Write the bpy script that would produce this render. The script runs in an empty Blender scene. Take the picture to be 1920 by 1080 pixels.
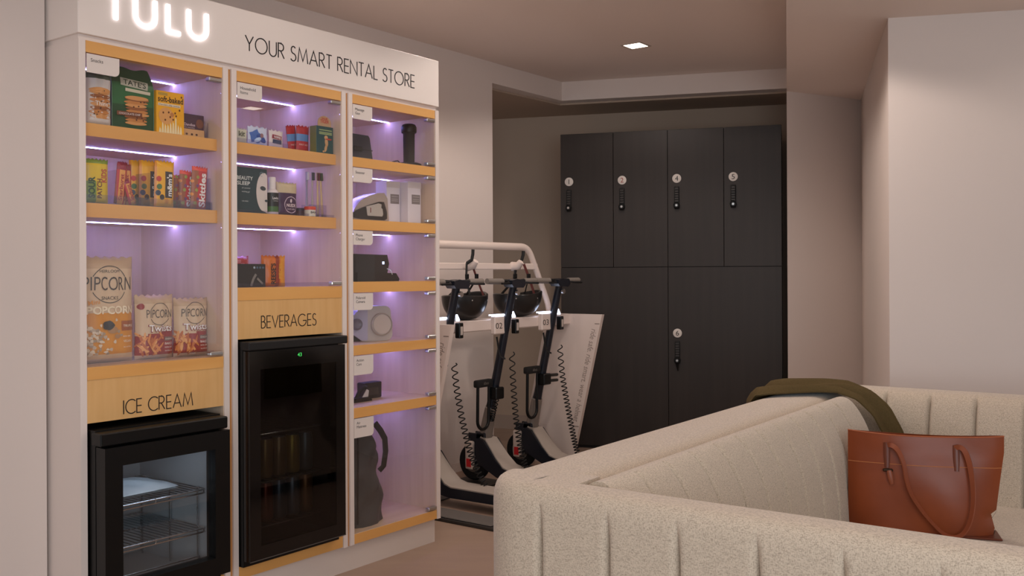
import bpy, bmesh, math, random
from mathutils import Matrix, Vector

# ------------------------------------------------------------------ camera, light, exposure
scene = bpy.context.scene
COL = scene.collection
CAM_H = 1.25
cam_d = bpy.data.cameras.new('camera'); cam = bpy.data.objects.new('camera', cam_d); COL.objects.link(cam)
cam_d.sensor_width = 36.0
cam_d.lens = 1805.0 / 1920.0 * 36.0
cam_d.shift_y = -25.0 / 1920.0
cam_d.clip_start = 0.02
cam.matrix_world = Matrix.Translation((0, 0, CAM_H)) @ Matrix.Rotation(math.pi / 2, 4, 'X') @ Matrix.Rotation(-0.0048, 4, 'Z')
scene.camera = cam

scene.view_settings.view_transform = 'Standard'
scene.view_settings.look = 'None'
scene.view_settings.gamma = 1.0
scene.view_settings.use_curve_mapping = False
scene.view_settings.exposure = -0.27

world = bpy.data.worlds.new('world'); scene.world = world
world.use_nodes = True
world.node_tree.nodes['Background'].inputs[0].default_value = (0.96, 0.97, 1.0, 1)
world.node_tree.nodes['Background'].inputs[1].default_value = 0.72

DOWN_COL = (1.0, 0.88, 0.80)
DOWN_W = 36.0
LED_STRENGTH = 84.0

def area_light(name, loc, aim, sx, sy, watts, col):
    d = bpy.data.lights.new(name, 'AREA'); d.shape = 'RECTANGLE'; d.size = sx; d.size_y = sy
    d.energy = watts; d.color = col
    o = bpy.data.objects.new(name, d); COL.objects.link(o); o.location = loc
    o.rotation_euler = (Vector(aim) - Vector(loc)).to_track_quat('-Z', 'Y').to_euler()
    return o
# daylight from the lobby windows behind the camera
area_light('lobby_window_light', (0.7, -1.9, 1.4), (0.8, 3.0, 0.8), 3.0, 1.8, 92.0, (0.80, 0.91, 1.0))

# ------------------------------------------------------------------ materials
def lin(c):
    c /= 255.0
    return c / 12.92 if c <= 0.04045 else ((c + 0.055) / 1.055) ** 2.4
def rgb(t): return (lin(t[0]), lin(t[1]), lin(t[2]), 1.0)
MATS = {}
def M(name, col=(200, 200, 200), rough=0.5, metal=0.0, spec=0.4, bump=None, vary=None, emit=0.0, stretch=None, sheen=0.0, coat=0.0):
    """bump=(scale,strength) vary=(scale,amount,colour2) stretch=(x,y,z) of the noise"""
    if name in MATS: return MATS[name]
    m = bpy.data.materials.new(name); m.use_nodes = True
    nt = m.node_tree; b = nt.nodes['Principled BSDF']
    b.inputs['Base Color'].default_value = rgb(col)
    b.inputs['Roughness'].default_value = rough
    b.inputs['Metallic'].default_value = metal
    b.inputs['Specular IOR Level'].default_value = spec
    if sheen: b.inputs['Sheen Weight'].default_value = sheen
    if coat: b.inputs['Coat Weight'].default_value = coat; b.inputs['Coat Roughness'].default_value = 0.15
    if emit:
        b.inputs['Emission Color'].default_value = rgb(col); b.inputs['Emission Strength'].default_value = emit
    vec = None
    if bump or vary:
        tc = nt.nodes.new('ShaderNodeTexCoord'); mp = nt.nodes.new('ShaderNodeMapping')
        nt.links.new(tc.outputs['Object'], mp.inputs['Vector'])
        if stretch: mp.inputs['Scale'].default_value = stretch
        vec = mp.outputs['Vector']
    if vary:
        n = nt.nodes.new('ShaderNodeTexNoise'); n.inputs['Scale'].default_value = vary[0]; n.inputs['Detail'].default_value = 4
        nt.links.new(vec, n.inputs['Vector'])
        r = nt.nodes.new('ShaderNodeValToRGB')
        r.color_ramp.elements[0].position = 0.5 - 0.5 * vary[1]; r.color_ramp.elements[1].position = 0.5 + 0.5 * vary[1]
        r.color_ramp.elements[0].color = rgb(vary[2]); r.color_ramp.elements[1].color = rgb(col)
        nt.links.new(n.outputs['Fac'], r.inputs['Fac']); nt.links.new(r.outputs['Color'], b.inputs['Base Color'])
    if bump:
        n = nt.nodes.new('ShaderNodeTexNoise'); n.inputs['Scale'].default_value = bump[0]; n.inputs['Detail'].default_value = 3
        nt.links.new(vec, n.inputs['Vector'])
        bp = nt.nodes.new('ShaderNodeBump'); bp.inputs['Strength'].default_value = bump[1]; bp.inputs['Distance'].default_value = 0.004
        nt.links.new(n.outputs['Fac'], bp.inputs['Height']); nt.links.new(bp.outputs['Normal'], b.inputs['Normal'])
    MATS[name] = m
    return m
def glass(name, tint=(255, 255, 255), gloss=1.0, ior=1.45):
    if name in MATS: return MATS[name]
    m = bpy.data.materials.new(name); m.use_nodes = True; nt = m.node_tree
    nt.nodes.remove(nt.nodes['Principled BSDF']); out = nt.nodes['Material Output']
    t = nt.nodes.new('ShaderNodeBsdfTransparent'); t.inputs[0].default_value = rgb(tint)
    g = nt.nodes.new('ShaderNodeBsdfGlossy'); g.inputs['Roughness'].default_value = 0.0
    g.inputs['Color'].default_value = (gloss, gloss, gloss, 1)
    f = nt.nodes.new('ShaderNodeFresnel')
    ge = nt.nodes.new('ShaderNodeNewGeometry'); mr = nt.nodes.new('ShaderNodeMapRange')     # same reflectance on both faces of the pane
    mr.inputs['To Min'].default_value = ior; mr.inputs['To Max'].default_value = 1.0 / ior
    nt.links.new(ge.outputs['Backfacing'], mr.inputs['Value']); nt.links.new(mr.outputs['Result'], f.inputs['IOR'])
    x = nt.nodes.new('ShaderNodeMixShader')
    nt.links.new(f.outputs[0], x.inputs[0]); nt.links.new(t.outputs[0], x.inputs[1]); nt.links.new(g.outputs[0], x.inputs[2])
    nt.links.new(x.outputs[0], out.inputs['Surface'])
    MATS[name] = m
    return m
def fabric(name, a, b2, scale=620.0, bump=0.35):
    """woven cloth: two crossed stretched noises pick between two thread colours"""
    if name in MATS: return MATS[name]
    m = bpy.data.materials.new(name); m.use_nodes = True; nt = m.node_tree; b = nt.nodes['Principled BSDF']
    b.inputs['Roughness'].default_value = 0.95; b.inputs['Specular IOR Level'].default_value = 0.15
    b.inputs['Sheen Weight'].default_value = 0.25
    tc = nt.nodes.new('ShaderNodeTexCoord')
    outs = []
    for st in ((1, 1, 0.3), (0.3, 0.3, 1)):
        mp = nt.nodes.new('ShaderNodeMapping'); mp.inputs['Scale'].default_value = st
        nt.links.new(tc.outputs['Object'], mp.inputs['Vector'])
        n = nt.nodes.new('ShaderNodeTexNoise'); n.inputs['Scale'].default_value = scale; n.inputs['Detail'].default_value = 2
        nt.links.new(mp.outputs[0], n.inputs['Vector']); outs.append(n.outputs['Fac'])
    ad = nt.nodes.new('ShaderNodeMath'); ad.operation = 'ADD'
    nt.links.new(outs[0], ad.inputs[0]); nt.links.new(outs[1], ad.inputs[1])
    hf = nt.nodes.new('ShaderNodeMath'); hf.operation = 'MULTIPLY'; hf.inputs[1].default_value = 0.5
    nt.links.new(ad.outputs[0], hf.inputs[0])
    r = nt.nodes.new('ShaderNodeValToRGB'); r.color_ramp.elements[0].position = 0.36; r.color_ramp.elements[1].position = 0.56
    r.color_ramp.elements[0].color = rgb(a); r.color_ramp.elements[1].color = rgb(b2)
    nt.links.new(hf.outputs[0], r.inputs['Fac']); nt.links.new(r.outputs['Color'], b.inputs['Base Color'])
    bp = nt.nodes.new('ShaderNodeBump'); bp.inputs['Strength'].default_value = bump; bp.inputs['Distance'].default_value = 0.002
    nt.links.new(hf.outputs[0], bp.inputs['Height']); nt.links.new(bp.outputs['Normal'], b.inputs['Normal'])
    MATS[name] = m
    return m

WALL = M('wall_paint', (226, 212, 204), 0.8, spec=0.2, bump=(60, 0.05), vary=(1.2, 0.9, (221, 207, 199)))
CEIL = M('ceiling_paint', (238, 223, 214), 0.85, spec=0.15)
ALC = M('alcove_shade_tone', (178, 156, 138), 0.85, spec=0.15)  # wall and ceiling tone darkened, the alcove's shade put into the colour
FLOOR = M('floor_vinyl', (172, 146, 128), 0.42, spec=0.35, vary=(3.0, 0.8, (152, 128, 112)), stretch=(0.5, 3.0, 1), bump=(9, 0.03))
WHITE = M('white_laminate', (230, 216, 208), 0.5)
HEADW = M('header_white', (240, 228, 220), 0.55)
MAPLE = M('honey_maple', (232, 176, 104), 0.45, vary=(14, 0.7, (218, 156, 84)), stretch=(0.12, 1, 1.2))
MAPLEV = M('pale_maple_vertical', (226, 200, 176), 0.55, vary=(30, 0.6, (212, 184, 158)), stretch=(1, 1, 0.06))
MAPLEP = M('maple_panel', (228, 182, 122), 0.5, vary=(40, 0.6, (216, 166, 104)), stretch=(1, 1, 0.08))
BLACK = M('black_plastic', (11, 11, 11), 0.4, spec=0.3)
BLACKM = M('black_matte', (22, 21, 21), 0.7)
BLACKG = M('black_gloss', (8, 8, 9), 0.12, spec=0.5)
CHROME = M('brushed_metal', (190, 188, 186), 0.3, metal=1.0)
WIRE = M('chrome_wire', (205, 208, 210), 0.25, metal=1.0)
GREYM = M('grey_metal', (120, 118, 116), 0.35, metal=0.7)
GLASS = glass('clear_glass')
ACRYL = glass('clear_acrylic', (242, 240, 248), 0.9)
TINT = glass('tinted_fridge_glass', (176, 176, 178), 0.8)
LEDM = M('led_strip', (146, 142, 255), emit=LED_STRENGTH)
TULUM = M('lit_letter', (255, 250, 255), emit=3.4)
INK = M('black_ink', (34, 26, 24), 0.6)
INKW = M('white_ink', (238, 232, 226), 0.6)
TAGM = M('tag_card', (226, 214, 206), 0.6)
LOCKM = M('locker_laminate', (54, 46, 42), 0.5, spec=0.35, vary=(26, 0.9, (41, 35, 32)), stretch=(1, 1, 0.04))
SOFA = fabric('sofa_fabric', (164, 149, 132), (206, 190, 170))
RACKW = M('rack_white', (226, 208, 198), 0.4)

# ------------------------------------------------------------------ mesh helpers
class MB:
    def __init__(s): s.v = []; s.f = []; s.mi = []
    def add(s, verts, faces, mi=0):
        o = len(s.v); s.v += [tuple(p) for p in verts]
        for f in faces: s.f.append(tuple(i + o for i in f)); s.mi.append(mi)
        return s
    def box(s, x0, x1, y0, y1, z0, z1, mi=0):
        return s.add([(x0, y0, z0), (x1, y0, z0), (x1, y1, z0), (x0, y1, z0), (x0, y0, z1), (x1, y0, z1), (x1, y1, z1), (x0, y1, z1)],
                     [(0, 3, 2, 1), (4, 5, 6, 7), (0, 1, 5, 4), (1, 2, 6, 5), (2, 3, 7, 6), (3, 0, 4, 7)], mi)
    def rbox(s, x0, x1, y0, y1, z0, z1, r=0.005, seg=2, mi=0, mat=None):
        bm = bmesh.new(); bmesh.ops.create_cube(bm, size=1.0)
        for v in bm.verts:
            v.co = ((x0 + x1) / 2 + v.co.x * (x1 - x0), (y0 + y1) / 2 + v.co.y * (y1 - y0), (z0 + z1) / 2 + v.co.z * (z1 - z0))
        bmesh.ops.bevel(bm, geom=bm.edges[:] , offset=r, segments=seg, profile=0.5, affect='EDGES')
        return s.bm(bm, mi, mat)
    def bm(s, bm, mi=0, mat=None):
        bm.verts.index_update()
        vs = [(mat @ v.co) if mat else v.co.copy() for v in bm.verts]
        s.add(vs, [tuple(v.index for v in f.verts) for f in bm.faces], mi); bm.free(); return s
    def prism(s, poly, axis, a0, a1, mi=0):
        """poly of 2d points; axis 'z' (x,y), 'y' (x,z), 'x' (y,z)"""
        def P3(p, a):
            return {'z': (p[0], p[1], a), 'y': (p[0], a, p[1]), 'x': (a, p[0], p[1])}[axis]
        n = len(poly)
        vs = [P3(p, a0) for p in poly] + [P3(p, a1) for p in poly]
        fs = [tuple(range(n)), tuple(range(2 * n - 1, n - 1, -1))] + [(i, i + n, (i + 1) % n + n, (i + 1) % n) for i in range(n)]
        return s.add(vs, fs, mi)
    def tube(s, path, r, n=8, mi=0, closed=False, flat=1.0):
        P = [Vector(p) for p in path]; k = len(P); rings = []
        rr = r if isinstance(r, (list, tuple)) else [r] * k
        up = None
        for i, p in enumerate(P):
            a = P[(i - 1) % k] if (i > 0 or closed) else p
            b = P[(i + 1) % k] if (i < k - 1 or closed) else p
            t = (b - a)
            if t.length < 1e-9: t = Vector((0, 0, 1))
            t.normalize()
            if up is None:
                up = Vector((0, 0, 1)) if abs(t.z) < 0.9 else Vector((1, 0, 0))
            u = (up - t * up.dot(t))
            if u.length < 1e-6: u = t.orthogonal()
            u.normalize(); w = t.cross(u); up = u
            rings.append([p + (u * math.cos(2 * math.pi * j / n) + w * math.sin(2 * math.pi * j / n) * flat) * rr[i] for j in range(n)])
        vs = [q for ring in rings for q in ring]; fs = []
        m = k if closed else k - 1
        for i in range(m):
            for j in range(n):
                a = i * n + j; b = i * n + (j + 1) % n; c = ((i + 1) % k) * n + (j + 1) % n; d = ((i + 1) % k) * n + j
                fs.append((a, b, c, d))
        if not closed:
            fs.append(tuple(range(n - 1, -1, -1))); fs.append(tuple((k - 1) * n + j for j in range(n)))
        return s.add(vs, fs, mi)
    def cyl(s, a, b, r, n=16, mi=0, r2=None):
        return s.tube([a, b], [r, r if r2 is None else r2], n, mi)
    def lathe(s, prof, n=20, mi=0, mat=None):
        """prof: list of (r,z) about local z"""
        vs = []; fs = []; k = len(prof)
        for (r, z) in prof:
            for j in range(n):
                a = 2 * math.pi * j / n; p = Vector((r * math.cos(a), r * math.sin(a), z)); vs.append(mat @ p if mat else p)
        for i in range(k - 1):
            for j in range(n):
                fs.append((i * n + j, i * n + (j + 1) % n, (i + 1) * n + (j + 1) % n, (i + 1) * n + j))
        fs.append(tuple(range(n - 1, -1, -1))); fs.append(tuple((k - 1) * n + j for j in range(n)))
        return s.add(vs, fs, mi)
    def grid(s, fn, nu, nv, mi=0, closed_u=False):
        """fn(i/nu, j/nv) -> point"""
        vs = [fn(i / nu, j / nv) for i in range(nu + 1) for j in range(nv + 1)]
        fs = [(i * (nv + 1) + j, (i + 1) * (nv + 1) + j, (i + 1) * (nv + 1) + j + 1, i * (nv + 1) + j + 1) for i in range(nu) for j in range(nv)]
        mis = mi
        if callable(mi):
            o = len(s.v); s.v += [tuple(p) for p in vs]; q = 0
            for i in range(nu):
                for j in range(nv):
                    s.f.append(tuple(t + o for t in fs[q])); s.mi.append(mi((i + .5) / nu, (j + .5) / nv)); q += 1
            return s
        return s.add(vs, fs, mis)
    def ribbon(s, pts, w, y0, y1, closed=False, mi=0):
        """flat stroke in the x-z plane, between depths y0 and y1"""
        n = len(pts); L = []; R = []
        for i in range(n):
            p = Vector(pts[i]); a = Vector(pts[i - 1]) if (i > 0 or closed) else None; b = Vector(pts[(i + 1) % n]) if (i < n - 1 or closed) else None
            if a is None: d = (b - p).normalized(); m = Vector((-d.y, d.x)); k = 1
            elif b is None: d = (p - a).normalized(); m = Vector((-d.y, d.x)); k = 1
            else:
                d1 = (p - a).normalized(); d2 = (b - p).normalized(); n1 = Vector((-d1.y, d1.x)); n2 = Vector((-d2.y, d2.x))
                m = (n1 + n2)
                if m.length < 1e-4: m = n1; k = 1
                else: m.normalize(); k = min(2.2, 1 / max(0.3, m.dot(n1)))
            L.append(p + m * w * 0.5 * k); R.append(p - m * w * 0.5 * k)
        vs = [(q.x, y0, q.y) for q in L] + [(q.x, y0, q.y) for q in R] + [(q.x, y1, q.y) for q in L] + [(q.x, y1, q.y) for q in R]
        fs = []
        for i in range(n if closed else n - 1):
            j = (i + 1) % n
            fs += [(i, j, n + j, n + i), (2 * n + i, 3 * n + i, 3 * n + j, 2 * n + j), (i, 2 * n + i, 2 * n + j, j), (n + i, n + j, 3 * n + j, 3 * n + i)]
        if not closed:
            fs += [(0, n, 3 * n, 2 * n), (n - 1, 3 * n - 1, 4 * n - 1, 2 * n - 1)]
        return s.add(vs, fs, mi)

def build(name, mb, mats, parent=None, smooth=None, loc=None, rotz=0.0, mat=None):
    me = bpy.data.meshes.new(name)
    me.from_pydata([tuple(p) for p in mb.v], [], mb.f)
    for mm in (mats if isinstance(mats, (list, tuple)) else [mats]): me.materials.append(mm)
    if max(mb.mi, default=0) > 0: me.polygons.foreach_set('material_index', mb.mi)
    bm = bmesh.new(); bm.from_mesh(me); bmesh.ops.recalc_face_normals(bm, faces=bm.faces[:]); bm.to_mesh(me); bm.free()
    if smooth is not None:
        me.polygons.foreach_set('use_smooth', [True] * len(me.polygons))
        me.set_sharp_from_angle(angle=math.radians(smooth))
    me.update()
    o = bpy.data.objects.new(name, me); COL.objects.link(o)
    if parent is not None: o.parent = parent
    if mat is not None: o.matrix_local = mat
    else:
        if loc is not None: o.location = loc
        o.rotation_euler.z = rotz
    return o
def thing(name, label, cat, loc=(0, 0, 0), rotz=0.0, group=None, rx=0.0, mat=None):
    o = bpy.data.objects.new(name, None); COL.objects.link(o); o.empty_display_size = 0.05
    if mat is not None: o.matrix_world = mat
    else: o.location = loc; o.rotation_euler = (rx, 0, rotz)
    o['label'] = label; o['category'] = cat
    if group: o['group'] = group
    return o
def tag(o, label, cat, group=None):
    o['label'] = label; o['category'] = cat
    if group: o['group'] = group
    return o
def struct(name, mb, m, smooth=None, parent=None, loc=None, rotz=0.0):
    o = build(name, mb, m, parent, smooth, loc, rotz)
    if parent is None: o['kind'] = 'structure'
    return o
def copy_tree(o, parent=None):
    c = o.copy(); COL.objects.link(c); c.parent = parent
    for ch in [q for q in bpy.data.objects if q.parent is o]: copy_tree(ch, c)
    return c

_TX = {}
def text_mesh(s, size=1.0, bold=0.0, align='LEFT'):
    key = (s, bold)
    if key not in _TX:
        cu = bpy.data.curves.new('t', 'FONT'); cu.body = s; cu.size = 1.0; cu.offset = bold; cu.resolution_u = 3
        ob = bpy.data.objects.new('t', cu); COL.objects.link(ob)
        dg = bpy.context.evaluated_depsgraph_get(); me = bpy.data.meshes.new_from_object(ob.evaluated_get(dg))
        V = [(v.co.x, v.co.y) for v in me.vertices]; Fc = [tuple(p.vertices) for p in me.polygons]
        bpy.data.objects.remove(ob); bpy.data.curves.remove(cu); bpy.data.meshes.remove(me)
        _TX[key] = (V, Fc)
    V, Fc = _TX[key]
    x0 = min(v[0] for v in V); x1 = max(v[0] for v in V)
    off = {'LEFT': -x0, 'CENTER': -(x0 + x1) / 2, 'RIGHT': -x1}[align]
    return [((v[0] + off) * size, v[1] * size) for v in V], Fc
def text_width(s, size, bold=0.0):
    V, _ = text_mesh(s, size, bold); return max(v[0] for v in V)
def put_text(mb, s, x, z, size=None, width=None, height=None, proj=None, bold=0.0, align='LEFT', turn=0.0, mi=0, curve=None):
    """flat lettering in the x-z plane at (x,z); proj(x,z)->point"""
    V, Fc = text_mesh(s, 1.0, bold, align)
    w = max(v[0] for v in V) - min(v[0] for v in V); h = max(v[1] for v in V) - min(0, 0)
    sx = size if size else 1.0; sz = sx
    if width: sx = width / w; sz = sx
    if height: sz = height / max(1e-6, h)
    c, sn = math.cos(turn), math.sin(turn); out = []
    for (a, b) in V:
        a *= sx; b *= sz
        px = x + a * c - b * sn; pz = z + a * sn + b * c
        out.append(proj(px, pz))
    mb.add(out, Fc, mi)
    return mb
# ------------------------------------------------------------------ places (metres; camera stands at 0,0 looking along +y)
KA = math.atan2(0.8019, 0.5975)                 # run of the kiosk and the left wall
AX = Vector((0.5975, 0.8019)); PX = Vector((0.8019, -0.5975))
KFL = Vector((-1.3913, 3.0984))                 # front left foot of the kiosk
WP = Vector((-0.377, 6.09))                     # a point of the left wall
def K(u, d, h=0.0):
    p = KFL + AX * u - PX * d
    return Vector((p.x, p.y, h))
BA = math.atan2(-0.275, 0.961); BX = Vector((0.961, -0.275)); BY = Vector((0.275, 0.961))
LK0 = Vector((0.445, 6.952)) - BX * 0.0946       # front left foot of the lockers
CEIL_H, FASC_H, SOFF_H = 2.67, 2.53, 2.45
C1, C2, C3 = Vector((1.777, 4.535)), Vector((2.422, 6.667)), Vector((1.815, 6.342))

# ------------------------------------------------------------------ the room
mb = MB(); mb.box(-5, 6.5, -5, 9.5, -0.08, 0.0); struct('floor', mb, FLOOR)
mb = MB(); mb.box(-5, 6.5, -2.2, 9.5, CEIL_H, CEIL_H + 0.08); struct('ceiling', mb, CEIL)
E1 = C3 * 0.055
mb = MB(); mb.prism([tuple(C3), tuple(E1), (E1.x, -2.2), (6.4, -2.2), (6.4, 9.0), (2.2, 7.69)], 'z', SOFF_H, CEIL_H - 0.002)
struct('ceiling_soffit', mb, CEIL)
def wall_run(mb, p, q, th, z0, z1):
    """a wall from p to q; th>0 thickens to the left of the direction of travel"""
    d = (q - p).normalized(); n = Vector((-d.y, d.x)) * th
    mb.prism([tuple(p), tuple(q), tuple(q + n), tuple(p + n)], 'z', z0, z1)
WEND = WP + AX * 0.42; WCOR = WP + AX * 1.256
mb = MB(); wall_run(mb, WP - AX * 7.0, WEND, 0.12, 0, CEIL_H); struct('wall_left', mb, WALL)
mb = MB(); p = K(-0.012, 0.19).xy; wall_run(mb, p - AX * 4.4, p, 0.12, 0, CEIL_H); struct('wall_stub', mb, WALL)
FE = WCOR + BX * 3.0
mb = MB()
n1 = -PX * 0.12
mb.prism([tuple(WEND), tuple(WCOR), tuple(FE), tuple(FE + BY * 0.12), tuple(WCOR + BY * 0.10 + n1 * 0.35), tuple(WEND + n1)], 'z', FASC_H, CEIL_H - 0.001)
struct('trim_1', mb, WALL)
BK = Vector((-0.071, 7.836))
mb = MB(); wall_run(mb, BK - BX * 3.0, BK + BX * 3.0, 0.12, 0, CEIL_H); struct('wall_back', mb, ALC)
mb = MB()
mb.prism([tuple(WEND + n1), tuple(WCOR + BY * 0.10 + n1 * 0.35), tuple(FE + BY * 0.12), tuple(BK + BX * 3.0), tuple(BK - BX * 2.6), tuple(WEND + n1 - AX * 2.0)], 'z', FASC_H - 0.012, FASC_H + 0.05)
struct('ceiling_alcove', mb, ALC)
R1 = C1 + Vector((0.9726, -0.2329)) * 4.6
mb = MB(); mb.prism([tuple(C3), tuple(C2), tuple(C1), tuple(R1), (6.4, 9.0), (2.2, 7.69)], 'z', 0, SOFF_H)
struct('wall_right', mb, WALL)
BASE = M('baseboard_paint', (220, 204, 194), 0.5)
mb = MB(); wall_run(mb, WP - AX * 1.2, WEND, -0.012, 0, 0.055); struct('baseboard_left', mb, BASE)
mb = MB(); wall_run(mb, BK - BX * 1.5, BK + BX * 0.42, -0.012, 0, 0.11); struct('baseboard_back', mb, M('baseboard_shade_tone', (160, 140, 126), 0.6))  # darker copy of the baseboard tone, carrying the alcove's shade in its colour

# recessed square downlights
def downlight(x, y, h, label, watts, group='recessed ceiling downlights', rot=0.0):
    t = thing('recessed_downlight', label, 'ceiling light', (x, y, h), rot, group)
    s = 0.057
    mb = MB()
    for (a0, a1, b0, b1) in ((-s - .014, s + .014, -s - .014, -s), (-s - .014, s + .014, s, s + .014), (-s - .014, -s, -s, s), (s, s + .014, -s, s)):
        mb.box(a0, a1, b0, b1, -0.004, 0.0)
    build('trim_frame', mb, M('downlight_trim', (190, 176, 166), 0.5), t)
    mb = MB(); mb.box(-s, s, -s, s, -0.003, -0.001); build('lens', mb, M('downlight_lens', (255, 236, 214), emit=9.0), t)
    d = bpy.data.lights.new('downlight_lamp', 'SPOT'); d.energy = watts; d.color = DOWN_COL; d.spot_size = math.radians(150); d.spot_blend = 0.25; d.shadow_soft_size = 0.06
    o = bpy.data.objects.new('downlight_lamp', d); COL.objects.link(o); o.parent = t; o.location = (0, 0, -0.02)
    return t
downlight(0.775, 5.977, CEIL_H, 'square recessed downlight glowing in the ceiling before the lockers', DOWN_W * 0.6, rot=KA)
for i, (x, y, h, w) in enumerate(((-0.30, 4.80, CEIL_H, 0.65), (0.50, 4.75, CEIL_H, 1.35), (-0.25, 3.2, CEIL_H, 0.4), (0.55, 3.3, CEIL_H, 0.3), (-0.9, 1.7, CEIL_H, 0.55), (0.25, 1.6, CEIL_H, .6), (2.35, 3.75, SOFF_H, 0.06), (1.27, 4.10, SOFF_H, 0.62), (1.1, 0.6, SOFF_H, 0.6))):  # unseen downlights; two are added to light the column right of the lockers
    downlight(x, y, h, 'unseen square recessed downlight overhead, above the top edge of the photo', DOWN_W * w, rot=KA)

# ------------------------------------------------------------------ stroke lettering (thin geometric capitals)
def arc(cx, cy, rx, ry, a0, a1, n=14):
    return [(cx + rx * math.cos(math.radians(a0 + (a1 - a0) * i / n)), cy + ry * math.sin(math.radians(a0 + (a1 - a0) * i / n))) for i in range(n + 1)]
GLY = {
 'Y': (0.66, [[(0, 1), (.33, .46), (.66, 1)], [(.33, .46), (.33, 0)]]),
 'O': (1.02, [arc(.51, .5, .5, .51, 0, 360, 32)]),
 'U': (0.62, [[(0, 1), (0, .34)] + arc(.31, .32, .31, .33, 180, 360) + [(.62, .34), (.62, 1)]]),
 'R': (0.52, [[(0, 0), (0, 1), (.22, 1)] + arc(.22, .745, .25, .255, 90, -90) + [(0, .49)], [(.2, .49), (.52, 0)]]),
 'S': (0.48, [arc(.25, .76, .2, .245, 35, 260) + arc(.22, .255, .245, .26, 75, -150)]),
 'M': (0.92, [[(0, 0), (.14, 1), (.46, .12), (.78, 1), (.92, 0)]]),
 'A': (0.76, [[(0, 0), (.38, 1), (.76, 0)], [(.13, .34), (.63, .34)]]),
 'T': (0.52, [[(0, 1), (.52, 1)], [(.26, 1), (.26, 0)]]),
 'E': (0.44, [[(.44, 1), (0, 1), (0, 0), (.44, 0)], [(0, .5), (.42, .5)]]),
 'N': (0.70, [[(0, 0), (0, 1), (.70, 0), (.70, 1)]]),
 'L': (0.40, [[(0, 1), (0, 0), (.40, 0)]]),
 'I': (0.02, [[(.01, 1), (.01, 0)]]),
 'C': (0.78, [arc(.5, .5, .5, .51, 48, 312, 24)]),
 'B': (0.46, [[(0, 0), (0, 1), (.18, 1)] + arc(.18, .76, .22, .24, 90, -90) + [(0, .52)], [(.18, .52)] + arc(.2, .26, .26, .26, 90, -90) + [(0, 0)]]),
 'V': (0.70, [[(0, 1), (.35, 0), (.70, 1)]]),
 'G': (0.98, [arc(.5, .5, .5, .51, 45, 340, 26) + [(.97, .46), (.58, .46)]]),
}
def stroke_word(mb, s, x, z, cap, sw, y0, y1, track=0.17, xs=1.0):
    for ch in s:
        if ch == ' ': x += 0.42 * cap * xs; continue
        w, strokes = GLY[ch]
        for st in strokes:
            pts = [(x + p[0] * cap * xs, z + p[1] * cap) for p in st]
            closed = ch == 'O'
            mb.ribbon(pts[:-1] if closed else pts, sw, y0, y1, closed)
        x += (w + track) * cap * xs
    return x
def word_len(s, track=0.17):
    return sum(0.42 if c == ' ' else GLY[c][0] + track for c in s) - track

# ------------------------------------------------------------------ kiosk: header, plinth, three cabinet units
hd = thing('kiosk_header', 'long white header box with lit letters above the three snack cabinets', 'sign', K(0, 0, 0), KA)
mb = MB(); mb.rbox(-0.002, 1.762, 0.0, 0.55, 2.037, 2.252, 0.002, 1); build('header_box', mb, HEADW, hd)
mb = MB(); mb.box(0.006, 1.754, 0.014, 0.54, 2.019, 2.037); build('shadow_gap', mb, WHITE, hd)
cap = 0.094
for ch, u0, wd in (('T', 0.089, 0.078), ('U', 0.201, 0.074), ('L', 0.325, 0.048), ('U', 0.409, 0.074)):
    mb = MB(); w, st = GLY[ch]
    for s_ in st: mb.ribbon([(u0 + p[0] * wd / w, 2.104 + p[1] * cap) for p in s_], 0.0145, -0.006, 0.0)
    build('lit_letter', mb, TULUM, hd)
total = word_len('YOUR SMART RENTAL STORE'); capy = 0.057; xs = 0.938 / (total * capy); x = 0.655
for wd_ in ('YOUR', 'SMART', 'RENTAL', 'STORE'):
    mb = MB(); x = stroke_word(mb, wd_, x, 2.100, capy, 0.0042, -0.0015, 0.0, xs=xs); x += 0.42 * capy * xs
    build('lettering', mb, INK, hd)
pl = MB(); pl.box(0.0, 1.748, 0.027, 0.53, 0.0, 0.112)
tag(build('kiosk_plinth', pl, M('plinth_white', (222, 208, 198), 0.5), None, loc=K(0, 0, 0), rotz=KA), 'low white plinth running along the floor under the snack cabinets', 'plinth')

UW, PT, DEP = 0.577, 0.023, 0.54
MAPLES = M('pale_maple_shelf', (226, 198, 170), 0.5, vary=(20, 0.6, (212, 182, 152)), stretch=(0.12, 1, 1))
def tag_card(parent, u0, h1, w, hgt, lines, y):
    """white card with one round corner and two lines of small print"""
    r = 0.018
    poly = [(u0, h1), (u0, h1 - hgt), (u0 + w - r, h1 - hgt)] + [(u0 + w - r + r * math.sin(a * math.pi / 12), h1 - hgt + r - r * math.cos(a * math.pi / 12)) for a in range(1, 7)] + [(u0 + w, h1)]
    mb = MB(); mb.prism(poly, 'y', y - 0.0016, y); build('name_card', mb, TAGM, parent)
    mb = MB()
    for i, s in enumerate(lines):
        put_text(mb, s, u0 + 0.014, h1 - 0.025 - i * 0.0165, size=0.0165, proj=lambda a, b: (a, y - 0.0021, b))
    build('card_lettering', mb, INK, parent)
def hinge(parent, u1, h, y):
    mb = MB(); mb.rbox(u1 - 0.056, u1, y - 0.012, y + 0.012, h - 0.007, h + 0.007, 0.003, 1); build('hinge_clip', mb, CHROME, parent)
def led(parent, h, u0=0.026, u1=UW - 0.026):
    mb = MB(); mb.box(u0, u1, 0.298, 0.302, h - 0.0025, h); build('led_strip', mb, LEDM, parent)
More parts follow.
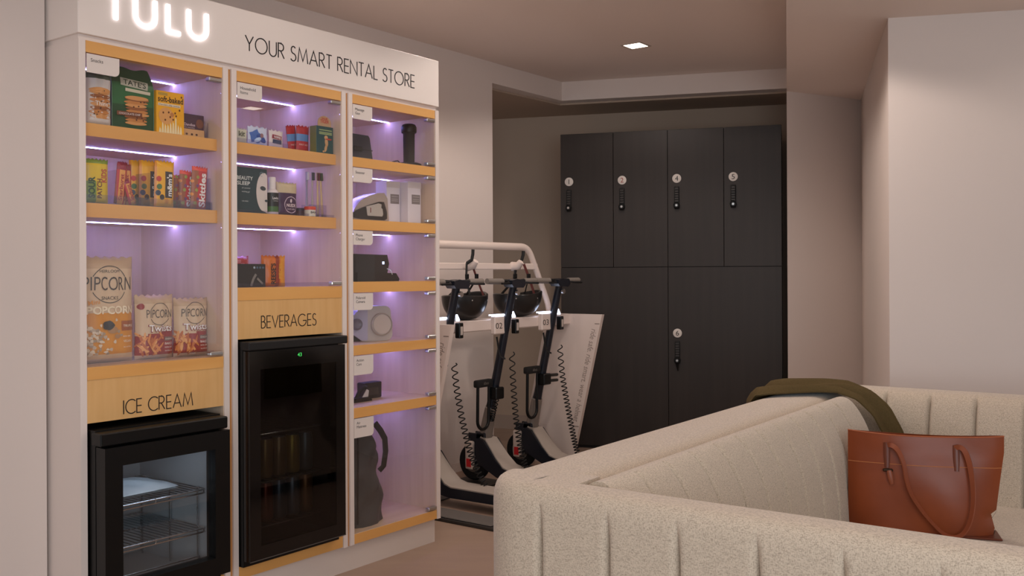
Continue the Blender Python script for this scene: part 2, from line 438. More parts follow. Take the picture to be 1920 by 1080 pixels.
def unit(idx, label):
    t = thing('display_cabinet', label, 'cabinet', K((UW + 0.0145) * idx, 0, 0), KA, 'three kiosk cabinets')
    for (a, b, la, lb) in ((0, PT, PT, PT + 0.002), (UW - PT, UW, UW - PT - 0.002, UW - PT)):
        mb = MB(); mb.box(a, b, 0, DEP, 0.112, 2.019); build('side_panel', mb, WHITE, t)
        mb = MB(); mb.box(la, lb, 0.004, DEP - 0.012, 0.155, 2.017); build('side_lining', mb, MAPLEV, t)
    mb = MB(); mb.box(PT, UW - PT, DEP - 0.012, DEP, 0.112, 2.019); build('back_panel', mb, MAPLEV, t)
    mb = MB(); mb.box(PT + 0.002, UW - PT - 0.002, 0.002, 0.03, 1.979, 2.017)
    mb.box(PT + 0.002, UW - PT - 0.002, 0.03, DEP - 0.013, 1.990, 2.017, 1)
    r = build('top_rail', mb, [MAPLE, MAPLES], t); led(r, 1.990)
    if idx < 2:
        mb = MB(); mb.box(UW, UW + 0.0145, 0.008, DEP, 0.112, 2.017); build('filler_strip', mb, M('filler_wood', (196, 140, 84), 0.6), t)
    return t
def shelf(t, h0, h1, setback, with_led=True, wood=True):
    mb = MB(); mb.box(PT + 0.002, UW - PT - 0.002, setback, DEP - 0.013, h0, h1); mb.mi = [1, 1, 0, 1, 1, 1]
    o = build('shelf', mb, [MAPLE, MAPLES], t)
    if with_led: led(o, h0)
    return o
def glass_door(t, h0, h1, card, lines, ch=0.061, clips=True):
    mb = MB(); mb.box(PT + 0.004, UW - PT - 0.004, 0.006, 0.011, h0 + 0.002, h1 - 0.002)
    g = build('glass_door', mb, GLASS, t)
    if clips:
        for h in (h1 - 0.012, h0 + 0.012): hinge(g, UW - PT - 0.006, h, 0.008)
    if card: tag_card(g, PT + 0.006, h1 - 0.003, 0.115, ch, lines, 0.0055)
    return g
U1 = unit(0, 'left maple and white snack cabinet with ICE CREAM lettering above the small freezer')
for h0, h1 in ((1.713, 1.756), (1.446, 1.493)): shelf(U1, h0, h1, 0.036)
shelf(U1, 0.914, 0.955, 0.002, False)
mb = MB(); mb.box(PT + 0.002, UW - PT - 0.002, 0.004, 0.022, 0.773, 0.914); o = build('name_panel', mb, MAPLEP, U1)
mb = MB(); L = word_len('ICE CREAM'); c = 0.046; stroke_word(mb, 'ICE CREAM', 0.153, 0.789, c, 0.0034, 0.0030, 0.004, xs=0.268 / (L * c)); build('lettering', mb, INK, o)
glass_door(U1, 0.955, 1.979, True, ['Snacks'])
mb = MB(); mb.box(PT + 0.002, UW - PT - 0.002, 0.004, DEP - 0.013, 0.112, 0.150); build('shelf', mb, MAPLE, U1)
U2 = unit(1, 'middle maple and white snack cabinet with BEVERAGES lettering above the tall black fridge')
for h0, h1 in ((1.713, 1.757), (1.446, 1.492)): shelf(U2, h0, h1, 0.036)
shelf(U2, 1.158, 1.206, 0.002, False)
mb = MB(); mb.box(PT + 0.002, UW - PT - 0.002, 0.004, 0.022, 1.012, 1.158); o = build('name_panel', mb, MAPLEP, U2)
mb = MB(); L = word_len('BEVERAGES'); c = 0.046; stroke_word(mb, 'BEVERAGES', 0.727 - 0.5915, 1.050, c, 0.0034, 0.0030, 0.004, xs=0.276 / (L * c)); build('lettering', mb, INK, o)
glass_door(U2, 1.206, 1.979, True, ['Household', 'Items'])
mb = MB(); mb.box(PT + 0.002, UW - PT - 0.002, 0.004, DEP - 0.013, 0.116, 0.162); build('shelf', mb, MAPLE, U2)
U3 = unit(2, 'right maple and white cabinet of six small rental compartments with glass doors')
H3 = [(1.979, None), (1.711, 1.752), (1.444, 1.488), (1.177, 1.223), (0.911, 0.953), (0.645, 0.688), (0.114, 0.155)]
for h0, h1 in H3[1:]: shelf(U3, h0, h1, 0.002, h0 > 0.2)
CARDS = [['Massage', 'Gun'], ['Steamer'], ['Phone', 'Charger'], ['Polaroid', 'Camera'], ['Action', 'Cam'], ['Air', 'Mattress']]
for i in range(6):
    glass_door(U3, H3[i + 1][1], H3[i][0], True, CARDS[i], 0.061 if i < 3 else (0.072 if i == 3 else 0.082))

# ------------------------------------------------------------------ glass-door freezer
fz = thing('glass_door_freezer', 'small black glass-door freezer under the ICE CREAM panel', 'freezer', K(0.03, 0, 0), KA)
FW, F0, F1 = 0.478, 0.150, 0.752
mb = MB()
for a in ((0, 0.028, -0.035, 0.46, F0, F1), (FW - 0.028, FW, -0.035, 0.46, F0, F1), (0.028, FW - 0.028, -0.035, 0.46, F0, F0 + 0.035), (0.028, FW - 0.028, -0.035, 0.46, F1 - 0.05, F1), (0.028, FW - 0.028, 0.43, 0.46, F0, F1)): mb.box(*a)
build('body', mb, BLACK, fz)
LIN = M('freezer_liner', (150, 156, 160), 0.5)
mb = MB()
for a in ((0.028, 0.032, -0.03, 0.43, F0 + .035, F1 - .05), (FW - 0.032, FW - 0.028, -0.03, 0.43, F0 + .035, F1 - .05), (0.032, FW - 0.032, 0.424, 0.43, F0 + .035, F1 - .05), (0.032, FW - 0.032, -0.03, 0.424, F0 + .035, F0 + .040), (0.032, FW - 0.032, -0.03, 0.424, F1 - .055, F1 - .05)): mb.box(*a)
build('liner', mb, LIN, fz)
mb = MB(); mb.box(0.06, FW - 0.06, 0.05, 0.06, F1 - 0.062, F1 - 0.056); build('freezer_lamp', mb, M('freezer_lamp', (214, 232, 255), emit=9.0), fz)
mb = MB(); mb.rbox(-0.012, FW - 0.004, -0.088, -0.03, 0.706, 0.748, 0.004, 1); build('handle_bar', mb, BLACK, fz)
dr = MB(); D0, D1, fr = 0.190, 0.700, 0.062
dr.prism([(0, D0), (FW, D0), (FW - fr, D0 + fr), (fr, D0 + fr)], 'y', -0.092, -0.040); dr.prism([(0, D1), (fr, D1 - fr), (FW - fr, D1 - fr), (FW, D1)], 'y', -0.092, -0.040)
dr.prism([(0, D0), (fr, D0 + fr), (fr, D1 - fr), (0, D1)], 'y', -0.092, -0.040); dr.prism([(FW, D0), (FW, D1), (FW - fr, D1 - fr), (FW - fr, D0 + fr)], 'y', -0.092, -0.040)
door = build('door', dr, BLACK, fz)
mb = MB(); mb.box(fr, FW - fr, -0.072, -0.068, D0 + fr, D1 - fr); build('pane', mb, GLASS, door)
mb = MB(); e = fr - 0.004
for k in (0, 1):
    y = -0.062 + 0.01 * k
    mb.tube([(e, y, D0 + e), (FW - e, y, D0 + e), (FW - e, y, D1 - e), (e, y, D1 - e)], 0.004, 6, closed=True)
build('door_seal', mb, M('door_seal', (96, 100, 102), 0.5), door)
for hz in (0.485, 0.345):
    mb = MB()
    for i in range(19): xx = 0.045 + (FW - 0.09) * i / 18; mb.tube([(xx, 0.0, hz), (xx, 0.40, hz)], 0.0018, 5)
    for yy in (0.0, 0.2, 0.40): mb.tube([(0.040, yy, hz - 0.003), (FW - 0.040, yy, hz - 0.003)], 0.003, 6)
    mb.tube([(0.040, 0.0, hz - 0.016), (FW - 0.040, 0.0, hz - 0.016)], 0.003, 6)
    for xx in (0.045, FW / 2, FW - 0.045): mb.tube([(xx, 0.0, hz - 0.016), (xx, 0.0, hz)], 0.002, 5)
    build('wire_shelf', mb, WIRE, fz, 40)
for xx in (0.05, FW - 0.05):
    for yy in (0.03, 0.2, 0.38):
        mb = MB(); mb.tube([(xx, yy, F0 + 0.04), (xx, yy, 0.49)], 0.004, 6); build('shelf_post', mb, WIRE, fz, 40)
mb = MB(); mb.tube([(0.05, 0.0, F0 + 0.05), (FW - 0.05, 0.0, F0 + 0.05), (FW - 0.05, 0.02, F0 + 0.09), (0.05, 0.02, F0 + 0.09)], 0.003, 6, closed=True)
build('lower_guard', mb, WIRE, fz, 40)
mb = MB()
def ice(a, b):
    x = 0.30 * a; y = 0.22 * b; q = math.sin(a * math.pi) * math.sin(b * math.pi)
    return (x + 0.010 * math.sin(b * 9), y, 0.006 + 0.030 * q ** 0.5 + 0.006 * math.sin(a * 17 + b * 11) * q)
mb.grid(ice, 16, 12); mb.grid(lambda a, b: (0.30 * a, 0.22 * b, 0.0), 2, 2)
tag(build('ice_cream_bag', mb, M('frosted_bag', (222, 234, 242), 0.3), None, 60, loc=K(0.10, 0.06, 0.492), rotz=KA), 'flat white frosted bag lying on the top wire shelf of the freezer', 'bag')

# ------------------------------------------------------------------ tall beverage fridge
bf = thing('beverage_fridge', 'tall black glass-door drinks fridge under the BEVERAGES panel', 'fridge', K(0.62, 0, 0), KA)
BW, B0, B1 = 0.48, 0.163, 1.004
mb = MB()
for a in ((0, 0.03, -0.02, 0.48, B0, B1), (BW - 0.03, BW, -0.02, 0.48, B0, B1), (0.03, BW - 0.03, -0.02, 0.48, B0, B0 + 0.05), (0.03, BW - 0.03, -0.02, 0.48, B1 - 0.06, B1), (0.03, BW - 0.03, 0.45, 0.48, B0 + .05, B1 - .06)): mb.box(*a)
build('body', mb, BLACK, bf)
mb = MB(); mb.rbox(-0.006, BW + 0.012, -0.066, -0.018, 0.972, 1.004, 0.004, 1); build('handle_bar', mb, BLACKM, bf)
mb = MB(); mb.rbox(-0.002, BW, -0.062, -0.045, 0.187, 0.969, 0.002, 1); mb.f = mb.f; 
fr = MB()
for a in ((0, 0.05, -0.06, -0.024, 0.187, 0.969), (BW - 0.05, BW, -0.06, -0.024, 0.187, 0.969), (0.05, BW - 0.05, -0.06, -0.024, 0.187, 0.24), (0.05, BW - 0.05, -0.06, -0.024, 0.90, 0.969)): fr.box(*a)
door = build('door', fr, BLACKG, bf)
mb = MB(); mb.box(0.05, BW - 0.05, -0.059, -0.055, 0.24, 0.90); build('pane', mb, TINT, door)
mb = MB(); mb.box(-0.001, BW + 0.001, -0.0612, -0.0600, 0.187, 0.190); build('door_edge', mb, GREYM, door)
mb = MB(); put_text(mb, '43', 0.240, 0.936, height=0.014, width=0.020, proj=lambda a, b: (a, -0.0606, b), align='CENTER'); build('display', mb, M('display_green', (70, 220, 100), emit=0.9), door)
for hz in (0.64, 0.455, 0.285):
    mb = MB()
    for i in range(14): xx = 0.045 + (BW - 0.09) * i / 13; mb.tube([(xx, 0.01, hz), (xx, 0.42, hz)], 0.002, 5)
    for yy in (0.01, 0.42): mb.tube([(0.035, yy, hz), (BW - 0.035, yy, hz)], 0.003, 6)
    build('wire_shelf', mb, WIRE, bf, 40)
mb = MB(); mb.box(0.06, BW - 0.06, 0.10, 0.11, B1 - 0.068, B1 - 0.062); build('fridge_lamp', mb, M('fridge_lamp', (255, 236, 210), emit=9.0), bf)
can_p = MB(); can_p.lathe([(0.024, 0), (0.029, 0.006), (0.0305, 0.015), (0.0305, 0.132), (0.026, 0.146), (0.0255, 0.150)], 20)
lid_p = MB(); lid_p.lathe([(0.024, 0.149), (0.024, 0.1515)], 20)
CANC = [(196, 150, 84), (176, 140, 90), (206, 168, 70), (120, 132, 128), (170, 84, 60), (120, 128, 130), (150, 150, 148), (178, 120, 70)]
POSW = ['far left', 'second', 'third', 'far right']
for r, hz in enumerate((0.460, 0.290)):
    for i in range(4):
        c = CANC[r * 4 + i]
        t = thing('drink_can', 'slim drink can, %s in the %s row behind the dark fridge glass' % (POSW[i], 'upper' if r == 0 else 'lower'), 'can', K(0.795 + 0.068 * i, 0.07, hz), KA, 'cans in the drinks fridge')
        build('can_body', can_p, M('can_%d' % (r * 4 + i), c, 0.3, metal=0.6), t, 40); build('can_lid', lid_p, CHROME, t, 40)
# ------------------------------------------------------------------ goods on the shelves
rnd = random.Random(7)
def bagshape(w, h, t, crimp=0.10, seed=0.0, waist=0.03):
    def half(x, z):
        a = min(1.0, abs(2 * x / w)); q = max(0.0, min(1.0, z / h))
        g = min(1.0, q / crimp) ** 0.6 * min(1.0, (1 - q) / crimp) ** 0.6
        s = t / 2 * max(0.0, 1 - a ** 2.4) ** 0.55 * g
        return max(0.0006, s * (1 + 0.10 * math.sin(23 * x / w + seed + 7 * q) * math.sin(9 * q + seed)))
    def wid(z):
        q = z / h; return 1 - waist * math.sin(math.pi * q) ** 2
    def front(x, z, e=0.0008): return (x, -half(x / max(0.5, wid(z)), z) - e, z)
    return half, wid, front
def pillow(t, name, w, h, th, mats, zone=None, nx=14, nz=22, crimp=0.10, seed=0.0, waist=0.03):
    half, wid, front = bagshape(w, h, th, crimp, seed, waist)
    mb = MB()
    def fz_(sgn):
        def fn(a, b):
            x = (a - 0.5) * w; z = b * h
            jag = 0.004 * math.sin(a * 40) if b in (0.0, 1.0) else 0
            return (x * wid(z), sgn * half(x, z), z + jag * (1 if b else 0))
        return fn
    z = (lambda a, b: zone(a, b)) if zone else 0
    mb.grid(fz_(-1), nx, nz, z); mb.grid(fz_(1), nx, nz, z)
    o = build(name, mb, mats, t, 60)
    return o, front
def disc(mb, cx, cz, rx, rz, proj, n=20, rings=2, mi=0, e=0.0008, hole=0.0, turn=0.0, wob=0.0):
    vs = []; fs = []
    for k in range(rings + 1):
        q = hole + (1 - hole) * k / rings
        for j in range(n):
            a = 2 * math.pi * j / n; r_ = q * (1 + wob * math.sin(5 * a + cx * 400))
            x = rx * r_ * math.cos(a); z = rz * r_ * math.sin(a)
            vs.append(proj(cx + x * math.cos(turn) - z * math.sin(turn), cz + x * math.sin(turn) + z * math.cos(turn), e))
    for k in range(rings):
        for j in range(n): fs.append((k * n + j, k * n + (j + 1) % n, (k + 1) * n + (j + 1) % n, (k + 1) * n + j))
    if hole == 0: pass
    mb.add(vs, fs, mi); return mb
def rect(mb, x0, x1, z0, z1, proj, nx=4, nz=3, mi=0, e=0.0008, turn=0.0):
    cx, cz = (x0 + x1) / 2, (z0 + z1) / 2; c, s = math.cos(turn), math.sin(turn)
    def fn(a, b):
        x = (a - .5) * (x1 - x0); z = (b - .5) * (z1 - z0); return proj(cx + x * c - z * s, cz + x * s + z * c, e)
    mb.grid(fn, nx, nz, mi); return mb
def flatp(y=0.0):
    return lambda x, z, e=0.0008: (x, y - e, z)
def T3(fr, e): return lambda x, z: fr(x, z, e)
def col(c, rough=0.45, **k): return M('print_%d_%d_%d_%02d' % (c[0], c[1], c[2], int(rough * 100)), c, rough, **k)
def cookies(t, fr, cx, z0, z1, w, n, e=0.0012, seed=1, name='cookie_picture'):
    r = random.Random(seed); mb = MB()
    for i in range(n):
        z = z0 + (z1 - z0) * (i + .5) / n
        disc(mb, cx + r.uniform(-.05, .05) * w, z, w / 2 * r.uniform(.9, 1.02), (z1 - z0) / n * 0.62, fr, 16, 2, i % 3, e + 0.00012 * i, wob=0.03)
    disc(mb, cx, z1, w / 2, (z1 - z0) / n * 0.75, fr, 16, 2, 0, e + 0.002, wob=0.03)
    for k in range(9):
        disc(mb, cx + r.uniform(-.35, .35) * w, z0 + (z1 - z0) * r.uniform(.1, 1.0), w * .035, w * .03, fr, 8, 1, 3, e + 0.0024)
    return build(name, mb, [col((212, 150, 88)), col((196, 128, 66)), col((150, 88, 44)), col((74, 40, 26))], t)

# --- left cabinet, top shelf (stands on 1.756)
SH = 1.7565
t = thing('cookie_bag', 'clear and white cookie bag with stacked cookies, half hidden under the Snacks card', 'snack bag', K(0.106, 0.075, SH), KA)
zc = lambda a, b: 0 if b < 0.86 else 1
o, fr = pillow(t, 'pouch', 0.094, 0.178, 0.05, [col((214, 204, 196), .3), col((62, 78, 60), .3)], zc, crimp=0.06)
cookies(t, fr, -0.002, 0.022, 0.115, 0.074, 7, seed=2)
mb = MB(); put_text(mb, 'Thins', 0, 0.064, width=0.045, proj=T3(fr, 0.0042), align='CENTER', bold=.01); build('lettering', mb, INKW, t)
t = thing('cookie_bag', 'large green gusseted cookie bag with a cookie stack and cream name band', 'snack bag', K(0.243, 0.085, SH), KA - 0.10)
G1, G2, G3 = col((34, 74, 44), .3), col((22, 48, 32), .3), col((46, 104, 60), .3)
W_, H_, D_ = 0.150, 0.218, 0.07
def gus(a, b):      # front and sides of a gusseted bag, pinched at the top
    q = max(0, (b - 0.72) / 0.28); y = D_ * (1 - 0.85 * q ** 1.2)
    x = W_ * (1 - 0.10 * q * q)
    per = [(-x / 2, y), (-x / 2 + .012 * (1 - q), y * .5), (-x / 2, 0), (-x / 4, -.004), (0, -.006), (x / 4, -.004), (x / 2, 0), (x / 2 - .012 * (1 - q), y * .5), (x / 2, y)]
    i = min(7, int(a * 8 + 1e-6)); f = a * 8 - i
    p = per[i]; r_ = per[i + 1]; off = (D_ - y) * 0.5
    return (p[0] + (r_[0] - p[0]) * f, p[1] + (r_[1] - p[1]) * f + off, b * H_ + 0.004 * math.sin(a * 20) * q)
mb = MB(); mb.grid(gus, 24, 20, lambda a, b: (1 if (a < .25 or a > .75) else (0 if b < .40 or b > .74 else 2)))
mb.grid(lambda a, b: ((a - .5) * W_ * (1 - .1 * max(0, (b - .72) / .28) ** 2), D_ * (1 - .85 * max(0, (b - .72) / .28) ** 1.2) + (D_ - D_ * (1 - .85 * max(0, (b - .72) / .28) ** 1.2)) * .5, b * H_), 4, 20, 1)
mb.box(-W_ / 2, W_ / 2, 0, D_, 0, 0.001, 1)
build('pouch', mb, [G1, G2, G3], t, 50)
def gfr(x, z, e=0.0008):
    q = max(0, (z / H_ - 0.72) / 0.28); y = D_ * (1 - 0.85 * q ** 1.2); return (x, (D_ - y) * .5 - .0062 - e, z)
cookies(t, gfr, 0.010, 0.020, 0.112, 0.086, 9, seed=4)
mb = MB(); rect(mb, -0.046, 0.052, 0.148, 0.176, gfr, 8, 6, 0, .001, turn=-0.10); build('name_band', mb, col((176, 172, 152)), t)
mb = MB(); put_text(mb, "TATE'S", 0.003, 0.1535, width=0.080, height=.019, proj=T3(gfr, 0.0024), align='CENTER', bold=.012, turn=-0.10); build('lettering', mb, G2, t)
mb = MB(); rect(mb, -0.030, 0.060, 0.131, 0.142, gfr, 8, 2, 0, .001, turn=-0.06); build('cream_band', mb, col((206, 196, 170)), t)
mb = MB(); rect(mb, -0.062, 0.028, 0.048, 0.062, gfr, 8, 2, 0, .0052); build('flavour_band', mb, col((120, 66, 40)), t)
mb = MB(); put_text(mb, 'CHOCOLATE CHIP', -0.017, 0.0515, width=0.076, proj=T3(gfr, 0.006), align='CENTER'); build('lettering', mb, INKW, t)
mb = MB()
for sx in (-1, 1): mb.tube([(sx * W_ / 2, -.002, .002), (sx * W_ / 2, -.002, .15), (sx * W_ / 2 * .97, .012, .185)], 0.0012, 5)
build('bag_seam', mb, col((104, 140, 110), .3), t)
def carton(name, label, cat, loc, rz, w, h, d, m, group=None, rx=0.0, side=None):
    t = thing(name, label, cat, loc, rz, group, rx); mb = MB(); mb.rbox(-w / 2, w / 2, 0, d, 0, h, 0.0012, 1); build('carton', mb, m, t); return t
t = carton('cookie_box', 'yellow cookie box printed soft-baked with a bitten cookie and milk splash', 'snack box', K(0.378, 0.065, SH), KA, 0.112, 0.152, 0.045, col((240, 172, 22), .4))
f0 = flatp()
mb = MB(); rect(mb, -0.050, -0.012, 0.136, 0.146, f0, 1, 1); build('brand_box', mb, col((190, 150, 60)), t)
mb = MB(); put_text(mb, 'soft-baked', -0.051, 0.114, width=0.102, height=.020, proj=lambda x, z: (x, -.001, z), bold=.02); build('lettering', mb, col((60, 36, 14)), t)
mb = MB(); rect(mb, -0.050, 0.040, 0.099, 0.108, f0, 1, 1); build('white_band', mb, col((238, 222, 196)), t)
mb = MB(); put_text(mb, 'chocolate chip cookies', -0.048, 0.1005, width=0.085, proj=lambda x, z: (x, -.0016, z)); build('lettering', mb, col((110, 70, 30)), t)
mb = MB(); disc(mb, -0.018, 0.064, 0.030, 0.030, f0, 20, 1, 0, .0008); disc(mb, 0.006, 0.071, 0.008, 0.008, f0, 10, 1, 1, .001)
for (x, z) in ((-.03, .075), (-.008, .078), (.018, .078), (.022, .068), (.010, .054), (-.022, .05), (-.002, .062), (.036, .09), (.044, .138)): disc(mb, x, z, .0035, .004, f0, 8, 1, 2, .0014)
build('cookie_picture', mb, [col((222, 160, 92)), col((196, 128, 66)), col((110, 60, 24))], t)
mb = MB()
for i in range(9):
    x = -0.048 + 0.0105 * i; hz = .012 + .02 * abs(math.sin(i * 1.9)) + (.022 if i in (5, 6) else 0)
    mb.prism([(x, .002), (x + .010, .002), (x + .008, .004 + hz), (x + .004, .012 + hz)], 'y', -.0012, -.0004)
build('milk_splash', mb, col((240, 222, 176)), t)
t = carton('candy_box', 'small purple and tan chocolate box at the right end of the top shelf', 'snack box', K(0.487, 0.085, SH), KA, 0.090, 0.088, 0.05, col((72, 48, 62), .4))
mb = MB(); mb.box(-.0455, .0455, -.001, .0, .001, .033); build('tan_band', mb, col((206, 160, 112)), t)
mb = MB(); put_text(mb, 'Dandies', -0.040, 0.044, width=0.046, proj=lambda x, z: (x, -.001, z), bold=.01); put_text(mb, 'dark chocolate', -0.040, 0.036, width=0.044, proj=lambda x, z: (x, -.001, z)); build('lettering', mb, col((214, 190, 196)), t)
mb = MB(); disc(mb, 0.026, 0.056, 0.016, 0.017, f0, 18, 1); build('candy_picture', mb, col((120, 74, 58)), t)
mb = MB()
for x in (-.03, -.008, .012): disc(mb, x, .014, .005, .004, f0, 8, 1, 0, .0018)
build('icon_print', mb, col((80, 50, 40)), t)
mb = MB(); mb.prism([(0, 0), (0.02, 0), (0.002, 0.062), (-0.002, 0.062)], 'y', -0.0015, 0.0015)
tag(build('acrylic_divider', mb, ACRYL, None, loc=K(0.545, 0.08, SH), rotz=KA + 1.45), 'clear acrylic divider beside the purple chocolate box', 'divider')

# --- left cabinet, second shelf (stands on 1.493)
SH = 1.4935
tr = thing('acrylic_bin', 'long clear acrylic bin holding the candy packs on the second shelf', 'bin', K(0.0, 0.055, SH), KA)
mb = MB(); mb.box(0.030, 0.545, 0, 0.003, 0.0, 0.030); build('front_lip', mb, ACRYL, tr)
mb = MB(); mb.box(0.030, 0.545, 0.003, 0.16, 0.0, 0.003); build('bin_floor', mb, ACRYL, tr)
for u in (0.160, 0.285, 0.408, 0.535):
    mb = MB(); mb.box(u, u + 0.003, 0.0, 0.16, 0.003, 0.118); build('bin_divider', mb, ACRYL, tr)
def packet(label, loc, rz, w, h, th, mats, zone=None, tilt=0.0, lean=0.0, group=None, seed=0.0):
    m = Matrix.Translation(loc) @ Matrix.Rotation(rz, 4, 'Z') @ Matrix.Rotation(tilt, 4, 'Y') @ Matrix.Rotation(lean, 4, 'X')
    t = thing('candy_packet', label, 'candy packet', group=group, mat=m)
    o, fr = pillow(t, 'wrapper', w, h, th, mats, zone, 12, 20, 0.09, seed, 0.01)
    return t, fr
def side_text(t, fr, s, x, z, length, hgt, m, e=0.0016, bold=0.02, name='lettering'):
    mb = MB(); put_text(mb, s, x, z, width=length, height=hgt, proj=T3(fr, e), turn=math.pi / 2, bold=bold); return build(name, mb, m, t)
S0 = SH + 0.0035
YEL, GRN = col((226, 190, 30), .3), col((128, 150, 50), .3)
t, fr = packet('yellow-green sour candy packet with upright lettering at the left end of the bin', K(0.119, 0.105, S0), KA, 0.082, 0.150, 0.024, [YEL, GRN], lambda a, b: 1 if (b > .9 or (a < .45 and b < .5)) else 0, group='packets in the acrylic bin')
side_text(t, fr, 'SOUR', -0.013, 0.018, 0.072, 0.021, col((40, 72, 30)), bold=.04)
side_text(t, fr, 'PATCH', 0.012, 0.018, 0.066, 0.017, col((122, 62, 30)), bold=.03)
side_text(t, fr, 'KIDS', 0.030, 0.072, 0.046, 0.020, col((190, 70, 40)), bold=.03)
RED, ORG, PNK = col((196, 44, 44), .3), col((232, 160, 78), .3), col((226, 150, 130), .3)
for i, (u, d, tl, ln, lab) in enumerate(((0.196, 0.100, 0.10, 0, 'red and orange chew packet leaning left, first in the second bay of the bin'), (0.218, 0.118, 0.03, 0, 'red and orange chew packet upright in the middle of the second bay of the bin'), (0.243, 0.128, -0.02, 0, 'red and orange chew packet standing at the right of the second bay of the bin'), (0.247, 0.098, -0.30, 0, 'short red chew packet slanting across the bottom of the second bay of the bin'))):
    h_ = (0.140, 0.148, 0.142, 0.085)[i]; w_ = (0.036, 0.036, 0.04, 0.026)[i]
    t, fr = packet(lab, K(u, d, S0 + (.006 if i == 3 else 0.003)), KA, w_, h_, 0.014, [RED, ORG, col((150, 24, 50), .3)], lambda a, b: 2 if b > .86 else (1 if .25 < a < .8 else 0), tl, group='packets in the acrylic bin', seed=i)
    side_text(t, fr, 'Starburst', 0.007, 0.012, h_ * .66, 0.014, col((170, 30, 40)), bold=.02)
MMY, MMB = col((244, 176, 22), .3), col((66, 44, 32), .3)
for i, (u, d, lab) in enumerate(((0.303, 0.150, 'yellow peanut candy packet, rearmost of the three in the bin'), (0.327, 0.125, 'yellow peanut candy packet, middle of the three in the bin'), (0.366, 0.092, 'yellow peanut candy packet with dark name band, front of the three in the bin'))):
    t, fr = packet(lab, K(u, d, S0), KA, 0.078, 0.165, 0.022, [MMY, col((226, 140, 28), .3)], lambda a, b: 1 if a < .12 else 0, 0.02, group='packets in the acrylic bin', seed=i + 2)
    mb = MB(); rect(mb, -0.002, 0.028, 0.034, 0.128, fr, 5, 8, 0, .0012); build('name_band', mb, MMB, t)
    side_text(t, fr, "m&m's", 0.024, 0.040, 0.080, 0.021, INKW, .003, .03)
    mb = MB()
    for k, (x, z, c) in enumerate(((-.026, .10, 0), (-.024, .072, 1), (-.028, .05, 2), (-.014, .035, 3), (.005, .022, 4))): disc(mb, x, z, .009, .010, fr, 12, 2, c, .0016)
    build('candy_picture', mb, [col((196, 52, 36)), col((78, 110, 50)), col((56, 62, 80)), col((60, 40, 30)), col((226, 150, 20))], t)
for i, (u, d, hh, lab) in enumerate(((0.440, 0.120, 0.122, 'red fruit candy packet, leftmost and darkest in the right bay of the bin'), (0.466, 0.105, 0.140, 'red fruit candy packet, middle one in the right bay of the bin'), (0.500, 0.080, 0.156, 'red fruit candy packet with large white upright name, right end of the bin'))):
    t, fr = packet(lab, K(u, d, S0), KA, 0.066, hh, 0.022, [RED, col((160, 84, 40), .3), col((226, 66, 40), .3)], lambda a, b: 2 if b > .88 else (1 if a < .3 else 0), 0.06, group='packets in the acrylic bin', seed=i + 5)
    side_text(t, fr, 'Skittles', 0.020, 0.008, hh * .80, 0.026, INKW, .0016, .03)
    mb = MB()
    for k in range(7): disc(mb, -.02 + .012 * math.sin(k * 2.2), .02 + .016 * k, .006, .006, fr, 10, 1, k % 3, .0014)
    build('candy_picture', mb, [col((150, 150, 50)), col((120, 60, 110)), col((226, 140, 50))], t)

# --- left cabinet, popcorn shelf (stands on .955)
SH = 0.9555
KR, KR2 = col((214, 184, 150), .5), col((196, 164, 130), .5)
def ringprint(mb, fr, cx, cz, r, e=0.0016, mi=0):
    for a0, a1 in ((25, 155), (205, 335)):
        pts = [(cx + r * math.cos(math.radians(a0 + (a1 - a0) * i / 24)), cz + r * math.sin(math.radians(a0 + (a1 - a0) * i / 24))) for i in range(25)]
        for q in range(24):
            (xa, za), (xb, zb) = pts[q], pts[q + 1]; k = 1 - .0022 / r
            mb.add([fr(xa, za, e), fr(xb, zb, e), fr(cx + (xb - cx) * k, cz + (zb - cz) * k, e), fr(cx + (xa - cx) * k, cz + (za - cz) * k, e)], [(0, 1, 2, 3)], mi)
t = thing('popcorn_bag', 'big kraft popcorn bag with orange lower half and POPCORN lettering', 'snack bag', K(0.164, 0.135, SH), KA)
OR = col((214, 140, 32), .4)
o, fr = pillow(t, 'pouch', 0.205, 0.362, 0.085, [KR, OR, KR2], lambda a, b: 1 if .09 < b < .46 else (2 if b > .88 or b < .04 else 0), 20, 36, 0.10, 1.0, .02)
mb = MB(); ringprint(mb, fr, -0.005, 0.268, 0.064); build('logo_ring', mb, INK, t)
mb = MB(); put_text(mb, 'PIPCORN', -0.006, 0.248, width=0.168, height=.046, proj=T3(fr, .002), align='CENTER', bold=-.005)
put_text(mb, 'HEIRLOOM', -0.006, 0.308, width=0.072, proj=T3(fr, .002), align='CENTER'); put_text(mb, 'SNACKS', -0.006, 0.216, width=0.060, proj=T3(fr, .002), align='CENTER'); build('lettering', mb, col((70, 52, 42)), t)
mb = MB(); put_text(mb, 'POPCORN', 0.004, 0.168, width=0.172, height=.026, proj=T3(fr, .0024), align='CENTER', bold=.03); build('lettering', mb, col((240, 222, 190)), t)
mb = MB(); put_text(mb, 'Mini', -0.058, 0.200, width=0.036, proj=T3(fr, .002), align='CENTER', bold=.01, turn=.15); build('lettering', mb, OR, t)
mb = MB(); rect(mb, 0.040, 0.094, 0.108, 0.142, fr, 5, 3, 0, .0014); build('flavour_band', mb, col((162, 84, 30)), t)
mb = MB(); put_text(mb, 'TRUFFLE', 0.046, 0.121, width=0.042, proj=T3(fr, .0026), bold=.01)
for z in (.086, .068, .050): put_text(mb, 'NON GMO' if z > .08 else ('VEGAN' if z > .06 else 'ALL NATURAL'), 0.044, z, width=.034 + .1 * (.086 - z), proj=T3(fr, .0024), bold=.01)
build('lettering', mb, col((238, 224, 200)), t)
r_ = random.Random(3)
